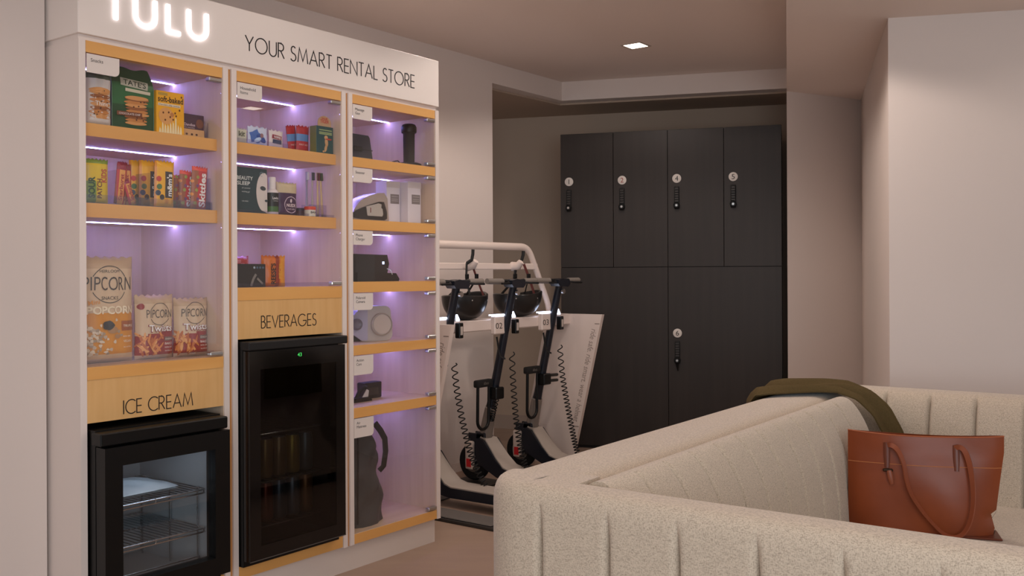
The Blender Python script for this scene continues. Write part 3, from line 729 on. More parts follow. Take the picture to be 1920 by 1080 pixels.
for k in range(2):
    mb = MB()
    for i in range(70 if k == 0 else 9):
        if k == 0: x = -0.088 + abs(r_.gauss(0, .034)); z = 0.030 + r_.random() * (0.115 - 0.75 * (x + .088))
        else: x = r_.uniform(-.05, .04); z = r_.uniform(.05, .155)
        disc(mb, x, max(.022, z), r_.uniform(.004, .0075), r_.uniform(.004, .007), fr, 8, 1, r_.choice((0, 0, 1, 2)), .0014 + .00004 * i, wob=.2)
    o = build('popcorn_picture', mb, [col((224, 204, 178)), col((196, 172, 146)), col((170, 146, 120))], t); o['kind'] = 'stuff'
mb = MB(); disc(mb, -0.012, 0.128, 0.020, 0.016, fr, 14, 2, 0, .0034, wob=.08); disc(mb, 0.004, 0.112, 0.018, 0.012, fr, 14, 2, 1, .0028); disc(mb, 0.022, 0.090, 0.011, 0.008, fr, 10, 2, 1, .0022)
build('truffle_picture', mb, [col((58, 46, 38)), col((176, 130, 84))], t)
for i, (u, d, rz, w, h, lab) in enumerate(((0.348, 0.130, 0.0, 0.152, 0.228, 'kraft and red twists snack bag in the middle of the popcorn shelf'), (0.486, 0.110, -0.15, 0.132, 0.214, 'kraft and red twists snack bag at the right end of the popcorn shelf'))):
    t = thing('twists_bag', lab, 'snack bag', K(u, d, SH), KA + rz, 'kraft twists bags')
    RD = col((150, 42, 34), .4)
    o, fr = pillow(t, 'pouch', w, h, 0.07, [KR, RD, KR2], lambda a, b: 1 if .08 < b < .46 - .10 * (1 - a) else (2 if b > .87 else 0), 18, 30, 0.10, i * 2.0, .04)
    mb = MB(); ringprint(mb, fr, 0.004, 0.160, 0.040); build('logo_ring', mb, col((90, 66, 52)), t)
    mb = MB(); put_text(mb, 'PIPCORN', 0.004, 0.147, width=0.100, height=.029, proj=T3(fr, .002), align='CENTER', bold=-.005); build('lettering', mb, col((76, 56, 46)), t)
    mb = MB(); put_text(mb, 'Twists', 0.006, 0.097, width=0.096, height=.026, proj=T3(fr, .003), align='CENTER', bold=.05); build('name_shadow', mb, RD, t)
    mb = MB(); put_text(mb, 'Twists', 0.006, 0.099, width=0.092, height=.023, proj=T3(fr, .0042), align='CENTER', bold=.015); build('lettering', mb, INKW, t)
    r_ = random.Random(i + 11); mb = MB()
    for k in range(30):
        x = r_.uniform(-.45, .05) * w; z = r_.uniform(.022, .085); a = r_.uniform(.6, 2.4)
        disc(mb, x, z, .018, .0042, fr, 8, 1, k % 3, .0014 + .00006 * k, turn=a)
    build('twists_picture', mb, [col((214, 130, 62)), col((190, 100, 44)), col((226, 158, 90))], t)['kind'] = 'stuff'
    mb = MB(); rect(mb, .022, .060, .064, .078, fr, 4, 2, 0, .0018); build('cheddar_band', mb, col((120, 96, 84)), t)
    mb = MB()
    for z, s in ((.050, 'BAKED'), (.038, 'NON GMO'), (.026, 'GLUTEN FREE')): put_text(mb, s, .024, z, width=.034, proj=T3(fr, .0022), bold=.01)
    put_text(mb, 'CHEDDAR', .024, .068, width=.033, proj=T3(fr, .003), bold=.01); build('lettering', mb, col((230, 210, 196)), t)
    if i == 0:
        mb = MB(); disc(mb, -.062, .188, .011, .011, fr, 16, 2, 0, .0012); build('red_roundel', mb, RD, t)
tr = thing('acrylic_lip', 'clear acrylic strip along the front of the popcorn shelf', 'strip', K(0, 0.05, SH), KA)
mb = MB(); mb.box(0.030, 0.545, 0, 0.004, 0.0, 0.020); build('strip', mb, ACRYL, tr)

# --- middle cabinet, top shelf (stands on 1.757)
SH = 1.7575; UO = 0.5915
t = thing('display_tray', 'white card tray of small packets on the top shelf of the middle cabinet', 'tray', K(UO + 0.04, 0.07, SH), KA)
TRW = col((222, 214, 226), .5)
mb = MB(); mb.box(0, 0.30, 0, 0.15, 0, 0.003); build('tray_floor', mb, TRW, t)
mb = MB(); mb.box(0, 0.30, 0.147, 0.15, 0.003, 0.075); build('tray_back', mb, TRW, t)
mb = MB(); mb.box(0, 0.30, 0, 0.003, 0.003, 0.022); build('tray_front', mb, ACRYL, t)
TI = ((0.716, 0.050, 0.060, (206, 204, 178), (78, 84, 60), 'small pale green packet at the left end of the card tray'), (0.792, 0.094, 0.076, (206, 214, 232), (70, 110, 180), 'small blue and white wipes packet in the middle of the card tray'), (0.884, 0.070, 0.072, (228, 214, 206), (150, 40, 60), 'small cream packet with red and navy logo on the right of the card tray'))
for i, (u, w, h, c, c2, lab) in enumerate(TI):
    t = thing('travel_packet', lab, 'packet', K(u, 0.105, SH + .004), KA, 'packets in the card tray')
    o, fr = pillow(t, 'wrapper', w, h, 0.018, col(c, .35), None, 10, 12, .1, i)
    if i == 0:
        mb = MB(); put_text(mb, 'kit', -.018, .030, width=.028, proj=T3(fr, .0016), bold=.02); build('lettering', mb, col(c2), t)
    elif i == 1:
        mb = MB(); disc(mb, -.014, .036, .026, .026, fr, 14, 2, 0, .0012, wob=.2); disc(mb, .012, .030, .026, .012, fr, 12, 2, 1, .0020, turn=-.5); disc(mb, .014, .042, .009, .009, fr, 10, 1, 2, .0026); disc(mb, -.006, .024, .018, .008, fr, 12, 2, 3, .0024, turn=.4)
        build('picture', mb, [col(c2), col((40, 76, 150)), col((150, 112, 112)), col((190, 214, 236))], t)
    else:
        mb = MB(); rect(mb, -.024, .022, .036, .052, fr, 4, 2, 0, .0014, turn=-.12); rect(mb, -.022, .022, .018, .034, fr, 4, 2, 1, .0014, turn=-.06); build('logo_patch', mb, [col(c2), col((46, 58, 92))], t)
        mb = MB(); put_text(mb, 'WIPES', -.019, .041, width=.036, proj=T3(fr, .0026), turn=-.12, bold=.02); build('lettering', mb, INKW, t)
for i, (u, d, rz, lean, lab) in enumerate(((1.003, 0.14, 0.2, .16, 'red tissue pack with blue band leaning at the left of the small red pair'), (1.030, 0.115, -.15, -.02, 'red tissue pack with blue band next to the green ointment box'))):
    m = Matrix.Translation(K(u, d, SH + .005)) @ Matrix.Rotation(KA + rz, 4, 'Z') @ Matrix.Rotation(-lean, 4, 'Y')
    t = thing('red_packet', lab, 'packet', mat=m, group='red packs on the top shelf')
    RP = col((182, 36, 44), .35)
    o, fr = pillow(t, 'wrapper', 0.060, 0.108, 0.020, [RP, col((96, 140, 190), .35)], lambda a, b: 1 if .42 < b < .68 else 0, 10, 22, .08, i)
    mb = MB(); put_text(mb, 'FIRST AID', 0, .026, width=.040, proj=T3(fr, .0016), align='CENTER', bold=.01); build('lettering', mb, col((226, 180, 170)), t)
t = thing('ointment_box', 'dark green medicine box with a figure and a kraft hang tab lettered in red', 'box', K(1.094, 0.045, SH), KA)
mb = MB(); mb.rbox(-.048, .044, 0, .04, 0, .112, .0012, 1); build('carton', mb, col((26, 72, 74), .4), t)
mb = MB(); mb.box(-.0488, -.048, .001, .039, .001, .111); build('olive_side', mb, col((112, 116, 44), .4), t)
mb = MB()
for z in (.094, .084, .078): rect(mb, -.034, .036, z, z + .0045, f0, 1, 1)
build('text_bars', mb, col((150, 168, 110)), t)
mb = MB(); disc(mb, .004, .066, .010, .009, f0, 12, 1, 0); disc(mb, .006, .046, .009, .018, f0, 12, 1, 0, turn=.15); disc(mb, .002, .022, .007, .016, f0, 12, 1, 0, turn=-.25); disc(mb, .018, .060, .018, .0035, f0, 10, 1, 1, .0014); disc(mb, -.010, .008, .006, .004, f0, 8, 1, 0)
build('figure_print', mb, [col((206, 160, 110)), col((190, 60, 44))], t)
mb = MB(); mb.prism([(-.030, .112), (.044, .112)] + [(.007 + .037 * math.cos(math.radians(a)), .128 + .030 * math.sin(math.radians(a))) for a in range(0, 181, 15)], 'y', .012, .014); o = build('hang_tab', mb, col((196, 158, 118), .6), t)
mb = MB(); put_text(mb, 'TIGER', .007, .128, width=.048, height=.014, proj=lambda x, z: (x, .0112, z), align='CENTER', bold=.02); put_text(mb, 'BALM', .007, .143, width=.030, height=.008, proj=lambda x, z: (x, .0112, z), align='CENTER', bold=.02); build('tab_lettering', mb, col((196, 56, 40)), o)

# --- middle cabinet, second shelf (stands on 1.492)
SH = 1.4925
t = carton('mask_box', 'dark teal face mask box with a white mask print and BEAUTY lettering', 'box', K(0.738, 0.07, SH), KA, 0.146, 0.176, 0.03, col((40, 62, 66), .5))
mb = MB()
mb.add([f0(x, z) for x, z in [(.073, .150)] + [(.064 + .038 * math.cos(math.radians(a)) - .006, .085 + .076 * math.sin(math.radians(a))) for a in range(80, 262, 13)] + [(.073, .004)]], [tuple(range(16))]); build('mask_print', mb, col((216, 204, 196)), t)
mb = MB(); disc(mb, .052, .100, .014, .0085, f0, 14, 1, 0, .0016, turn=-.15); disc(mb, .068, .052, .008, .005, f0, 10, 1, 0, .0016); build('mask_holes', mb, col((60, 68, 70)), t)
mb = MB(); put_text(mb, 'BEAUTY', -.072, .128, width=.076, height=.014, proj=lambda x, z: (x, -.001, z), bold=.02); put_text(mb, 'SLEEP', -.070, .108, width=.060, height=.014, proj=lambda x, z: (x, -.001, z), bold=.02)
put_text(mb, 'JET LAG MASK', -.048, .094, width=.04, proj=lambda x, z: (x, -.001, z)); put_text(mb, 'soothing gel', -.048, .080, width=.036, proj=lambda x, z: (x, -.001, z)); put_text(mb, 'one sheet', -.048, .044, width=.030, proj=lambda x, z: (x, -.001, z)); build('lettering', mb, col((214, 216, 210)), t)
mb = MB(); mb.ribbon(arc(.046, .155, .008, .008, 0, 300, 12), .0016, -.0012, -.0004); build('emblem', mb, col((130, 152, 160)), t)
def bottle(label, loc, m, prof, cap, capm, lab=None):
    t = thing('bottle', label, 'bottle', loc, KA); mb = MB(); mb.lathe(prof, 24); build('bottle_body', mb, m, t, 35)
    mb = MB(); mb.lathe(cap, 24); build('bottle_cap', mb, capm, t, 35)
    return t
WB = col((226, 214, 210), .35)
t = bottle('plain white bottle standing behind the black-labelled spray bottle', K(0.835, 0.16, SH), WB, [(.020, 0), (.022, .003), (.022, .10), (.015, .112)], [(.016, .112), (.016, .158), (.014, .160)], col((200, 192, 214), .4))
t = bottle('white spray bottle with black and green label between mask box and purple pouch', K(0.842, 0.078, SH), WB, [(.022, 0), (.0245, .003), (.0245, .090), (.020, .098), (.014, .101)], [(.0145, .100), (.0145, .146), (.0125, .149)], WB)
mb = MB()
for z0, z1, mi in ((.010, .032, 1), (.032, .086, 0)):
    mb.grid(lambda a, b: (.0248 * math.sin((a - .5) * 3.0), -.0248 * math.cos((a - .5) * 3.0), z0 + (z1 - z0) * b), 14, 1, mi)
build('bottle_label', mb, [col((30, 34, 34), .4), col((66, 104, 52), .4)], t)
mb = MB(); put_text(mb, 'Lawless', 0, .060, width=.030, height=.010, proj=lambda x, z: (.0252 * math.sin(x / .0252), -.0254 * math.cos(x / .0252), z), align='CENTER', bold=.01); put_text(mb, 'room spray', 0, .052, width=.024, proj=lambda x, z: (.0252 * math.sin(x / .0252), -.0254 * math.cos(x / .0252), z), align='CENTER'); build('lettering', mb, INKW, t)
t = thing('purple_pouch', 'purple pouch with beige top and round emblem on the second shelf', 'pouch', K(0.928, 0.095, SH), KA)
o, fr = pillow(t, 'pouch', 0.104, 0.134, 0.04, [col((66, 38, 70), .35), col((206, 186, 150), .5)], lambda a, b: 1 if b > .66 else 0, 16, 22, .07, 3.0)
mb = MB()
for k in range(24):
    a0, a1 = 2 * math.pi * k / 24, 2 * math.pi * (k + 1) / 24
    mb.add([fr(.008 + r * math.cos(a), .044 + r * math.sin(a), .0014) for r, a in ((.034, a0), (.034, a1), (.031, a1), (.031, a0))], [(0, 1, 2, 3)])
build('emblem_ring', mb, col((206, 186, 196)), t)
mb = MB(); put_text(mb, 'NUEDE', .008, .036, width=.046, height=.012, proj=T3(fr, .002), align='CENTER', bold=.03); put_text(mb, 'bath salts', .008, .024, width=.036, proj=T3(fr, .002), align='CENTER'); disc(mb, .006, .060, .005, .008, fr, 10, 1, 0, .002, wob=.2); build('lettering', mb, col((226, 206, 206)), t)
for i, (u, d, r, hh, c, c2, lab) in enumerate(((1.018, 0.055, .024, .040, (214, 206, 190), (206, 66, 40), 'small round tin with a red lid in front of the toothbrushes'), (0.990, 0.085, .018, .034, (70, 30, 44), (40, 34, 52), 'tiny dark red jar beside the purple pouch'))):
    t = thing('balm_tin', lab, 'tin', K(u, d, SH), KA); mb = MB(); mb.lathe([(r * .92, 0), (r * .95, .002), (r * .95, hh * .66)], 24); build('tin_body', mb, col(c, .4), t, 40)
    mb = MB(); mb.lathe([(r, hh * .66), (r, hh * .92), (r * .94, hh)], 24); build('tin_lid', mb, col(c2, .35), t, 40)
    mb = MB(); put_text(mb, 'BALM', 0, hh * .30, width=r * 1.2, proj=lambda x, z: (r * math.sin(x / r), -r * math.cos(x / r) - .0006, z), align='CENTER', bold=.01); build('lettering', mb, INK, t)
BRS = ((1.040, .10, .005, (150, 140, 160), (206, 200, 206), 'lilac toothbrush, leftmost of the upright row'), (1.066, .095, .0, (176, 160, 150), (60, 64, 60), 'clear-wrapped toothbrush with dark bristles, second of the upright row'), (1.092, .09, -.01, (206, 176, 130), (96, 40, 44), 'bamboo toothbrush with dark red bristles, third of the upright row'), (1.112, .085, -.06, (206, 176, 130), (64, 70, 52), 'bamboo toothbrush with dark green bristles, right end of the upright row'))
for u, d, tl, c, c2, lab in BRS:
    m = Matrix.Translation(K(u, d, SH + .002)) @ Matrix.Rotation(KA, 4, 'Z') @ Matrix.Rotation(tl, 4, 'Y')
    t = thing('toothbrush', lab, 'toothbrush', mat=m, group='toothbrushes on the shelf')
    mb = MB(); mb.tube([(0, 0, 0), (0, 0, .06), (0, 0, .12), (0, 0, .138), (0, 0, .186)], [.005, .0058, .0040, .0050, .0052], 8, flat=.7); build('brush_handle', mb, col(c, .5), t, 50)
    mb = MB(); mb.rbox(-.005, .005, -.012, -.003, .152, .184, .001, 1); build('bristles', mb, col(c2, .8), t)
t = thing('brush_holder', 'clear acrylic holder around the upright toothbrushes', 'holder', K(1.03, 0.075, SH), KA)
mb = MB(); mb.box(0, .096, 0, .002, 0, .052); build('holder_front', mb, ACRYL, t)
mb = MB(); mb.box(0, .096, .044, .046, 0, .052); build('holder_back', mb, ACRYL, t)

# --- middle cabinet, third shelf (stands on 1.206)
SH = 1.2065
t = carton('wand_box', 'black box with a grey wand picture at the left of the third shelf', 'box', K(0.733, 0.075, SH), KA, 0.146, 0.090, 0.05, col((40, 38, 36), .5))
mb = MB(); mb.ribbon([(.002, .004), (.012, .030), (.026, .050)], .010, -.0012, -.0004); mb.ribbon([(.032, .034), (.058, .012)], .008, -.0012, -.0004); build('wand_picture', mb, col((128, 122, 114)), t)
mb = MB()
for i in range(4): disc(mb, .018 + .014 * i, .076, .005, .0045, f0, 10, 1, 0 if i else 1)
build('icon_print', mb, [col((80, 104, 124)), col((170, 186, 200))], t)
t = thing('candy_bag', 'pink and red candy bag lying behind the black wand box', 'candy bag', K(0.735, 0.20, SH), KA)
o, fr = pillow(t, 'wrapper', 0.17, 0.122, 0.06, [col((206, 84, 84), .3), col((228, 140, 150), .3)], lambda a, b: 1 if (int(a * 9) + int(b * 9)) % 3 == 0 else 0, 18, 18, .12, 2.0)
t = thing('chips_bag', 'orange candy bag with black upright lettering on the third shelf', 'candy bag', K(0.880, 0.12, SH), KA - .15)
o, fr = pillow(t, 'wrapper', 0.108, 0.124, 0.04, [col((214, 112, 34), .3), col((150, 52, 24), .3), col((226, 150, 40), .3)], lambda a, b: 1 if (.5 < a < .66) else (2 if a > .72 else 0), 18, 18, .09, 1.0)
side_text(t, fr, "REESE'S", -.002, .010, .084, .020, col((36, 24, 20)), .0022, .03)
side_text(t, fr, 'PIECES', .026, .032, .060, .012, col((226, 170, 50)), .0022, .02)
tr = thing('acrylic_lip', 'clear acrylic strip along the front of the third shelf beside the wand box', 'strip', K(0, 0.055, SH), KA)
mb = MB(); mb.box(UO + 0.030, UO + 0.545, 0, 0.004, 0.0, 0.016); build('strip', mb, ACRYL, tr)
tr = thing('acrylic_lip', 'clear acrylic strip along the front of the toothbrush shelf', 'strip', K(0, 0.040, 1.4925), KA)
mb = MB(); mb.box(UO + 0.030, UO + 0.545, 0, 0.003, 0.0, 0.010); build('strip', mb, ACRYL, tr)

# --- right cabinet: one rental item per compartment
U3O = 1.183
t = thing('massage_gun_case', 'dark navy hard case standing in the Massage Gun compartment', 'case', K(1.375, 0.15, 1.7525), KA)
mb = MB(); mb.prism([(-.11, 0), (.105, 0), (.082, .118), (.072, .128), (-.10, .128), (-.11, .118)], 'y', 0, .12); build('case_shell', mb, M('navy_case', (34, 36, 48), .45), t)
mb = MB(); mb.box(-.108, .098, -.002, .0, .060, .064); build('case_seam', mb, BLACKM, t)
mb = MB(); mb.rbox(-.02, .03, -.010, .0, .052, .074, .003, 1); build('case_latch', mb, BLACK, t)
t = thing('massage_gun', 'black upright massage gun on a round base with a cord', 'massage gun', K(1.652, 0.09, 1.7525), KA)
mb = MB(); mb.lathe([(.058, 0), (.060, .004), (.058, .014), (.040, .020)], 28); build('charging_base', mb, BLACK, t, 40)
mb = MB(); mb.lathe([(.024, .018), (.026, .024), (.027, .150), (.029, .160)], 24); build('handle', mb, BLACKM, t, 40)
mb = MB(); mb.lathe([(.034, .158), (.036, .164), (.036, .186), (.030, .196), (.020, .200)], 24); build('head', mb, BLACK, t, 40)
mb = MB(); mb.tube([(-.055, .0, .010), (-.080, -.004, .022), (-.105, .0, .016), (-.125, .02, .004)], .0028, 6); build('cord', mb, BLACK, t, 40)
t = thing('garment_steamer', 'silver and black handheld garment steamer lying in the Steamer compartment', 'steamer', K(1.40, 0.10, 1.4885), KA)
def tear(sx, k):
    top = [(-.105, .020), (-.090, .050), (-.050, .092), (.0, .116), (.050, .130), (.098, .134)]
    bot = [(.128, .005), (.128, .000), (-.05, .000), (-.09, .006)]
    return [(x * k + (1 - k) * .02, z * k + (1 - k) * .055) for x, z in top + [(.118, .110)] + bot]
mb = MB(); mb.prism(tear(1, 1.0), 'y', .0, .075); build('shell', mb, M('steamer_silver', (186, 174, 166), .25, metal=.55), t, 30)
mb = MB(); mb.prism([(-.118, .030), (-.075, .050), (.0, .075), (.060, .092), (.088, .092), (.106, .050), (.108, .018), (.09, .010), (-.06, .010), (-.105, .016)], 'y', -.008, .0); build('grip', mb, BLACK, t, 30)
mb = MB(); mb.prism([(-.018, .026), (-.020, .030), (-.026, .066), (.050, .084), (.068, .080), (.066, .064), (.074, .060), (.078, .036), (.072, .026)], 'y', -.012, -.008); build('face_plate', mb, M('steamer_plate', (178, 170, 160), .4), t)
mb = MB(); mb.box(-.003, .001, -.0132, -.012, .040, .062); build('red_mark', mb, col((120, 40, 34)), t)
mb = MB()
for k in range(3): mb.tube([(-.10, .03 + .02 * k, .020), (-.135, .03 + .02 * k, .045), (-.16, .03 + .03 * k, .030), (-.17, .04, .008)], .006, 8)
build('power_cord', mb, M('cord_lilac', (110, 104, 120), .5), t, 40)
for u, d, lab in ((1.588, 0.13, 'white carton with grey label, left of the pair beside the steamer'), (1.672, 0.075, 'white carton with grey label, right of the pair beside the steamer')):
    t = carton('steamer_carton', lab, 'carton', K(u, d, 1.4885), KA - .08, 0.082, 0.196, 0.075, col((232, 222, 226), .5), 'white cartons by the steamer')
    mb = MB(); mb.box(-.0415, .0415, -.0008, .0, .166, .194); build('carton_flap', mb, col((220, 206, 204), .5), t)
    mb = MB(); mb.box(-.018, .034, -.0012, .0, .092, .136); o = build('grey_label', mb, col((128, 118, 118), .5), t)
    mb = MB()
    for z in (.124, .112, .104): mb.box(-.012, .028, -.0018, -.0012, z, z + .003)
    build('label_print', mb, col((176, 166, 162)), o)
t = thing('phone_charger', 'black phone charging stand with a small light in the Phone Charger compartment', 'charger', K(1.42, 0.06, 1.2235), KA)
mb = MB(); mb.prism([(-.13, 0), (.128, 0), (.132, .010), (.110, .036), (-.13, .040)], 'y', 0, .11); build('stand_base', mb, BLACK, t)
mb = MB(); mb.prism([(-.13, .040), (.066, .036), (.078, .078), (.066, .118), (-.13, .120)], 'y', .012, .09); build('charger_block', mb, BLACKM, t)
mb = MB(); mb.box(.034, .046, .0105, .012, .076, .088); build('status_light', mb, M('status_light', (200, 214, 255), emit=2.0), t)
mb = MB(); mb.tube([(.060, .02, .060), (.074, .0, .050), (.082, -.004, .030)], .002, 6); build('cord', mb, CHROME, t, 40)
for k, (zz, lab) in enumerate(((1.2235, 'Phone Charger'), (0.6885, 'Action Cam'))):
    t = carton('blue_case', 'narrow dark blue case at the left edge of the %s compartment' % lab, 'case', K(1.268, 0.19, zz), KA, 0.10, 0.19, 0.05, col((40, 62, 84), .5))
    mb = MB(); mb.box(-.0505, .0505, .020, .028, .0, .1905); build('case_band', mb, BLACKM, t)
t = thing('instant_camera', 'rounded silver instant camera turned sideways in the fourth compartment of the right cabinet', 'camera', K(1.455, 0.13, 0.9535), KA - .35)
SIL = M('camera_silver', (186, 174, 168), .35, metal=.25)
mb = MB()
pr = [(-.045 + .03 * math.cos(math.radians(a)), .030 + .03 * math.sin(math.radians(a))) for a in range(180, 271, 15)] + [(.065 + .03 * math.cos(math.radians(a)), .030 + .03 * math.sin(math.radians(a))) for a in range(270, 361, 15)] + [(.056 + .03 * math.cos(math.radians(a)), .128 + .03 * math.sin(math.radians(a))) for a in range(0, 91, 15)] + [(-.045 + .03 * math.cos(math.radians(a)), .128 + .03 * math.sin(math.radians(a))) for a in range(90, 181, 15)]
mb.prism(pr, 'y', 0, .10); build('camera_body', mb, SIL, t, 40)
mb = MB(); mb.lathe([(.052, 0), (.052, .012), (.047, .016), (.046, .010), (.044, .010)], 28, mat=Matrix.Translation((.038, 0, .075)) @ Matrix.Rotation(math.pi / 2, 4, 'X')); build('lens_ring', mb, SIL, t, 40)
mb = MB(); mb.lathe([(.043, .0), (.043, .012)], 28, mat=Matrix.Translation((.038, 0, .075)) @ Matrix.Rotation(math.pi / 2, 4, 'X')); build('lens_cap', mb, M('camera_pale', (196, 180, 170), .5), t, 40)
mb = MB(); mb.prism([(-.125, .060), (-.110, .040), (-.060, .004), (-.030, .004), (-.030, .148), (-.075, .142), (-.110, .105)], 'y', -.004, .085); build('front_shell', mb, M('camera_lilac', (172, 164, 186), .35), t, 40)
mb = MB(); mb.lathe([(.026, 0), (.026, .010), (.018, .016), (.012, .012)], 20, mat=Matrix.Translation((-.085, -.004, .078)) @ Matrix.Rotation(math.pi / 2, 4, 'X')); build('shutter_dial', mb, M('camera_dark', (110, 104, 120), .3), t, 40)
mb = MB(); mb.rbox(-.125, -.055, .01, .08, .0, .026, .005, 1); build('camera_foot', mb, BLACK, t)
t = carton('camera_carton', 'pale carton at the left edge of the compartment behind the silver camera', 'carton', K(1.32, 0.27, 0.9535), KA, 0.11, 0.155, 0.06, col((186, 176, 166), .5))
mb = MB(); mb.box(.049, .0555, -.0008, .06, .0, .1552); build('carton_edge', mb, col((120, 124, 116), .5), t)
t = thing('action_camera', 'small black action camera on the fifth compartment shelf', 'camera', K(1.493, 0.17, 0.6885), KA)
mb = MB(); mb.rbox(-.056, .056, 0, .05, 0, .074, .006, 2); build('camera_body', mb, BLACKM, t, 40)
mb = MB(); mb.rbox(-.040, .030, -.003, .0, .016, .050, .001, 1); build('screen', mb, M('dim_screen', (52, 46, 44), .2), t)
mb = MB(); mb.box(-.050, .050, -.002, .0, .056, .062); build('camera_seam', mb, BLACK, t)
t = thing('camera_mount', 'black camera mount clip with white tag, left of the action camera', 'camera mount', K(1.385, 0.12, 0.6885), KA)
mb = MB(); mb.prism([(-.06, 0), (.05, 0), (.045, .014), (-.05, .018)], 'y', 0, .06); build('mount_base', mb, BLACK, t)
mb = MB(); mb.tube([(-.02, .03, .014), (.0, .03, .045), (.03, .03, .062), (.045, .03, .056)], .008, 8); build('mount_arm', mb, BLACKM, t, 40)
mb = MB(); mb.prism([(.0, .018), (.035, .018), (.040, .045), (.028, .052)], 'y', .010, .014); build('white_tag', mb, col((206, 196, 190), .5), t)
# air mattress bag
t = thing('duffel_bag', 'slumped charcoal nylon bag with a side strap in the Air Mattress compartment', 'bag', K(1.350, 0.035, 0.1555), KA)
NY = M('charcoal_nylon', (62, 62, 62), .55, bump=(14, .35))
mb = MB(); Hn = 0.455
def duf(a, b):
    z = Hn * b; an = 2 * math.pi * a
    rx = .134 * (1 - .30 * b ** 1.6) * (1 + .05 * math.sin(6 * an + 9 * b)); ry = .105 * (1 - .35 * b ** 2)
    if b > .96: rx *= .93; ry *= .9
    c, s = math.cos(an), math.sin(an); e = .62
    x = rx * (abs(c) ** e) * (1 if c > 0 else -1); y = ry * (abs(s) ** e) * (1 if s > 0 else -1)
    k = .010 * math.sin(an * 3 + b * 14) + .006 * math.sin(an * 7 - b * 22)
    return (x + k * c - .03 * b, y + k * s + .13, z + .012 * math.sin(an * 2 + 1) * b + (.012 * (1 - b) ** 4 * (1 + math.sin(an))))
mb.grid(duf, 40, 28)
mb.add([duf(i / 40, 1.0) for i in range(40)], [tuple(range(40))]); mb.add([duf(i / 40, 0.0) for i in range(40)], [tuple(range(40))])
build('bag_body', mb, NY, t, 60)
mb = MB(); mb.tube([(.075, .06, .435), (.100, .05, .40), (.128, .05, .36), (.138, .055, .30), (.130, .06, .235), (.112, .07, .215)], .014, 8, flat=.35); build('side_strap', mb, BLACKM, t, 50)
mb = MB(); mb.tube([(-.06, .030, .44), (-.066, .022, .30), (-.072, .018, .16), (-.075, .016, .02)], .004, 6); build('bag_seam', mb, BLACKM, t, 50)
mb = MB(); mb.lathe([(.03, .44), (.045, .452), (.05, .466), (.02, .474)], 16, mat=Matrix.Translation((-.03, .13, 0))); build('drawstring_neck', mb, NY, t, 50)
# ------------------------------------------------------------------ scooter rack, scooters, helmets, locks
R0 = Vector((-0.222, 5.820))                    # middle scooter's front wheel on the floor
def RK(t, d, h=0.0):
    p = R0 + AX * t + PX * d
    return Vector((p.x, p.y, h))
# rack frame: local x along the wall, local -y out into the room
rk = thing('scooter_rack', 'white metal scooter docking rack with leaning end panels and numbered docks', 'scooter rack', RK(0, 0, 0), KA)
def hoop_path():
    P = [(-0.85, 0.99), (-0.84, 1.06), (-0.62, 1.422), (0.38, 1.422), (0.60, 1.06), (0.61, 0.99)]
    out = []
    for i, p in enumerate(P):
        if i in (0, len(P) - 1): out.append((p[0], -0.12, p[1])); continue
        a = Vector(P[i - 1]); b = Vector(p); c = Vector(P[i + 1]); r = 0.07
        e0 = b + (a - b).normalized() * min(r, (a - b).length * .45); e1 = b + (c - b).normalized() * min(r, (c - b).length * .45)
        for k in range(7):
            s = k / 6; q = e0 * (1 - s) ** 2 + b * 2 * s * (1 - s) + e1 * s * s; out.append((q.x, -0.12, q.y))
    return out
mb = MB(); mb.tube(hoop_path(), 0.023, 10, flat=0.7); build('hoop_rail', mb, RACKW, rk, 50)
mb = MB(); mb.rbox(-0.72, 0.475, -0.13, -0.11, 1.281, 1.319, 0.004, 1); build('helmet_rail', mb, RACKW, rk)
for x in (-0.225, 0.215):
    mb = MB(); mb.tube([(x, -0.12, 1.30), (x, -0.165, 1.305), (x, -0.185, 1.330)], [.030, .024, .018], 12); build('helmet_hook', mb, RACKW, rk, 50)
mb = MB(); mb.rbox(-0.76, 0.76, -0.205, -0.07, 0.925, 0.990, 0.006, 1); build('dock_beam', mb, RACKW, rk)
TXT = 'ride safe. ride smart. wear a helmet'
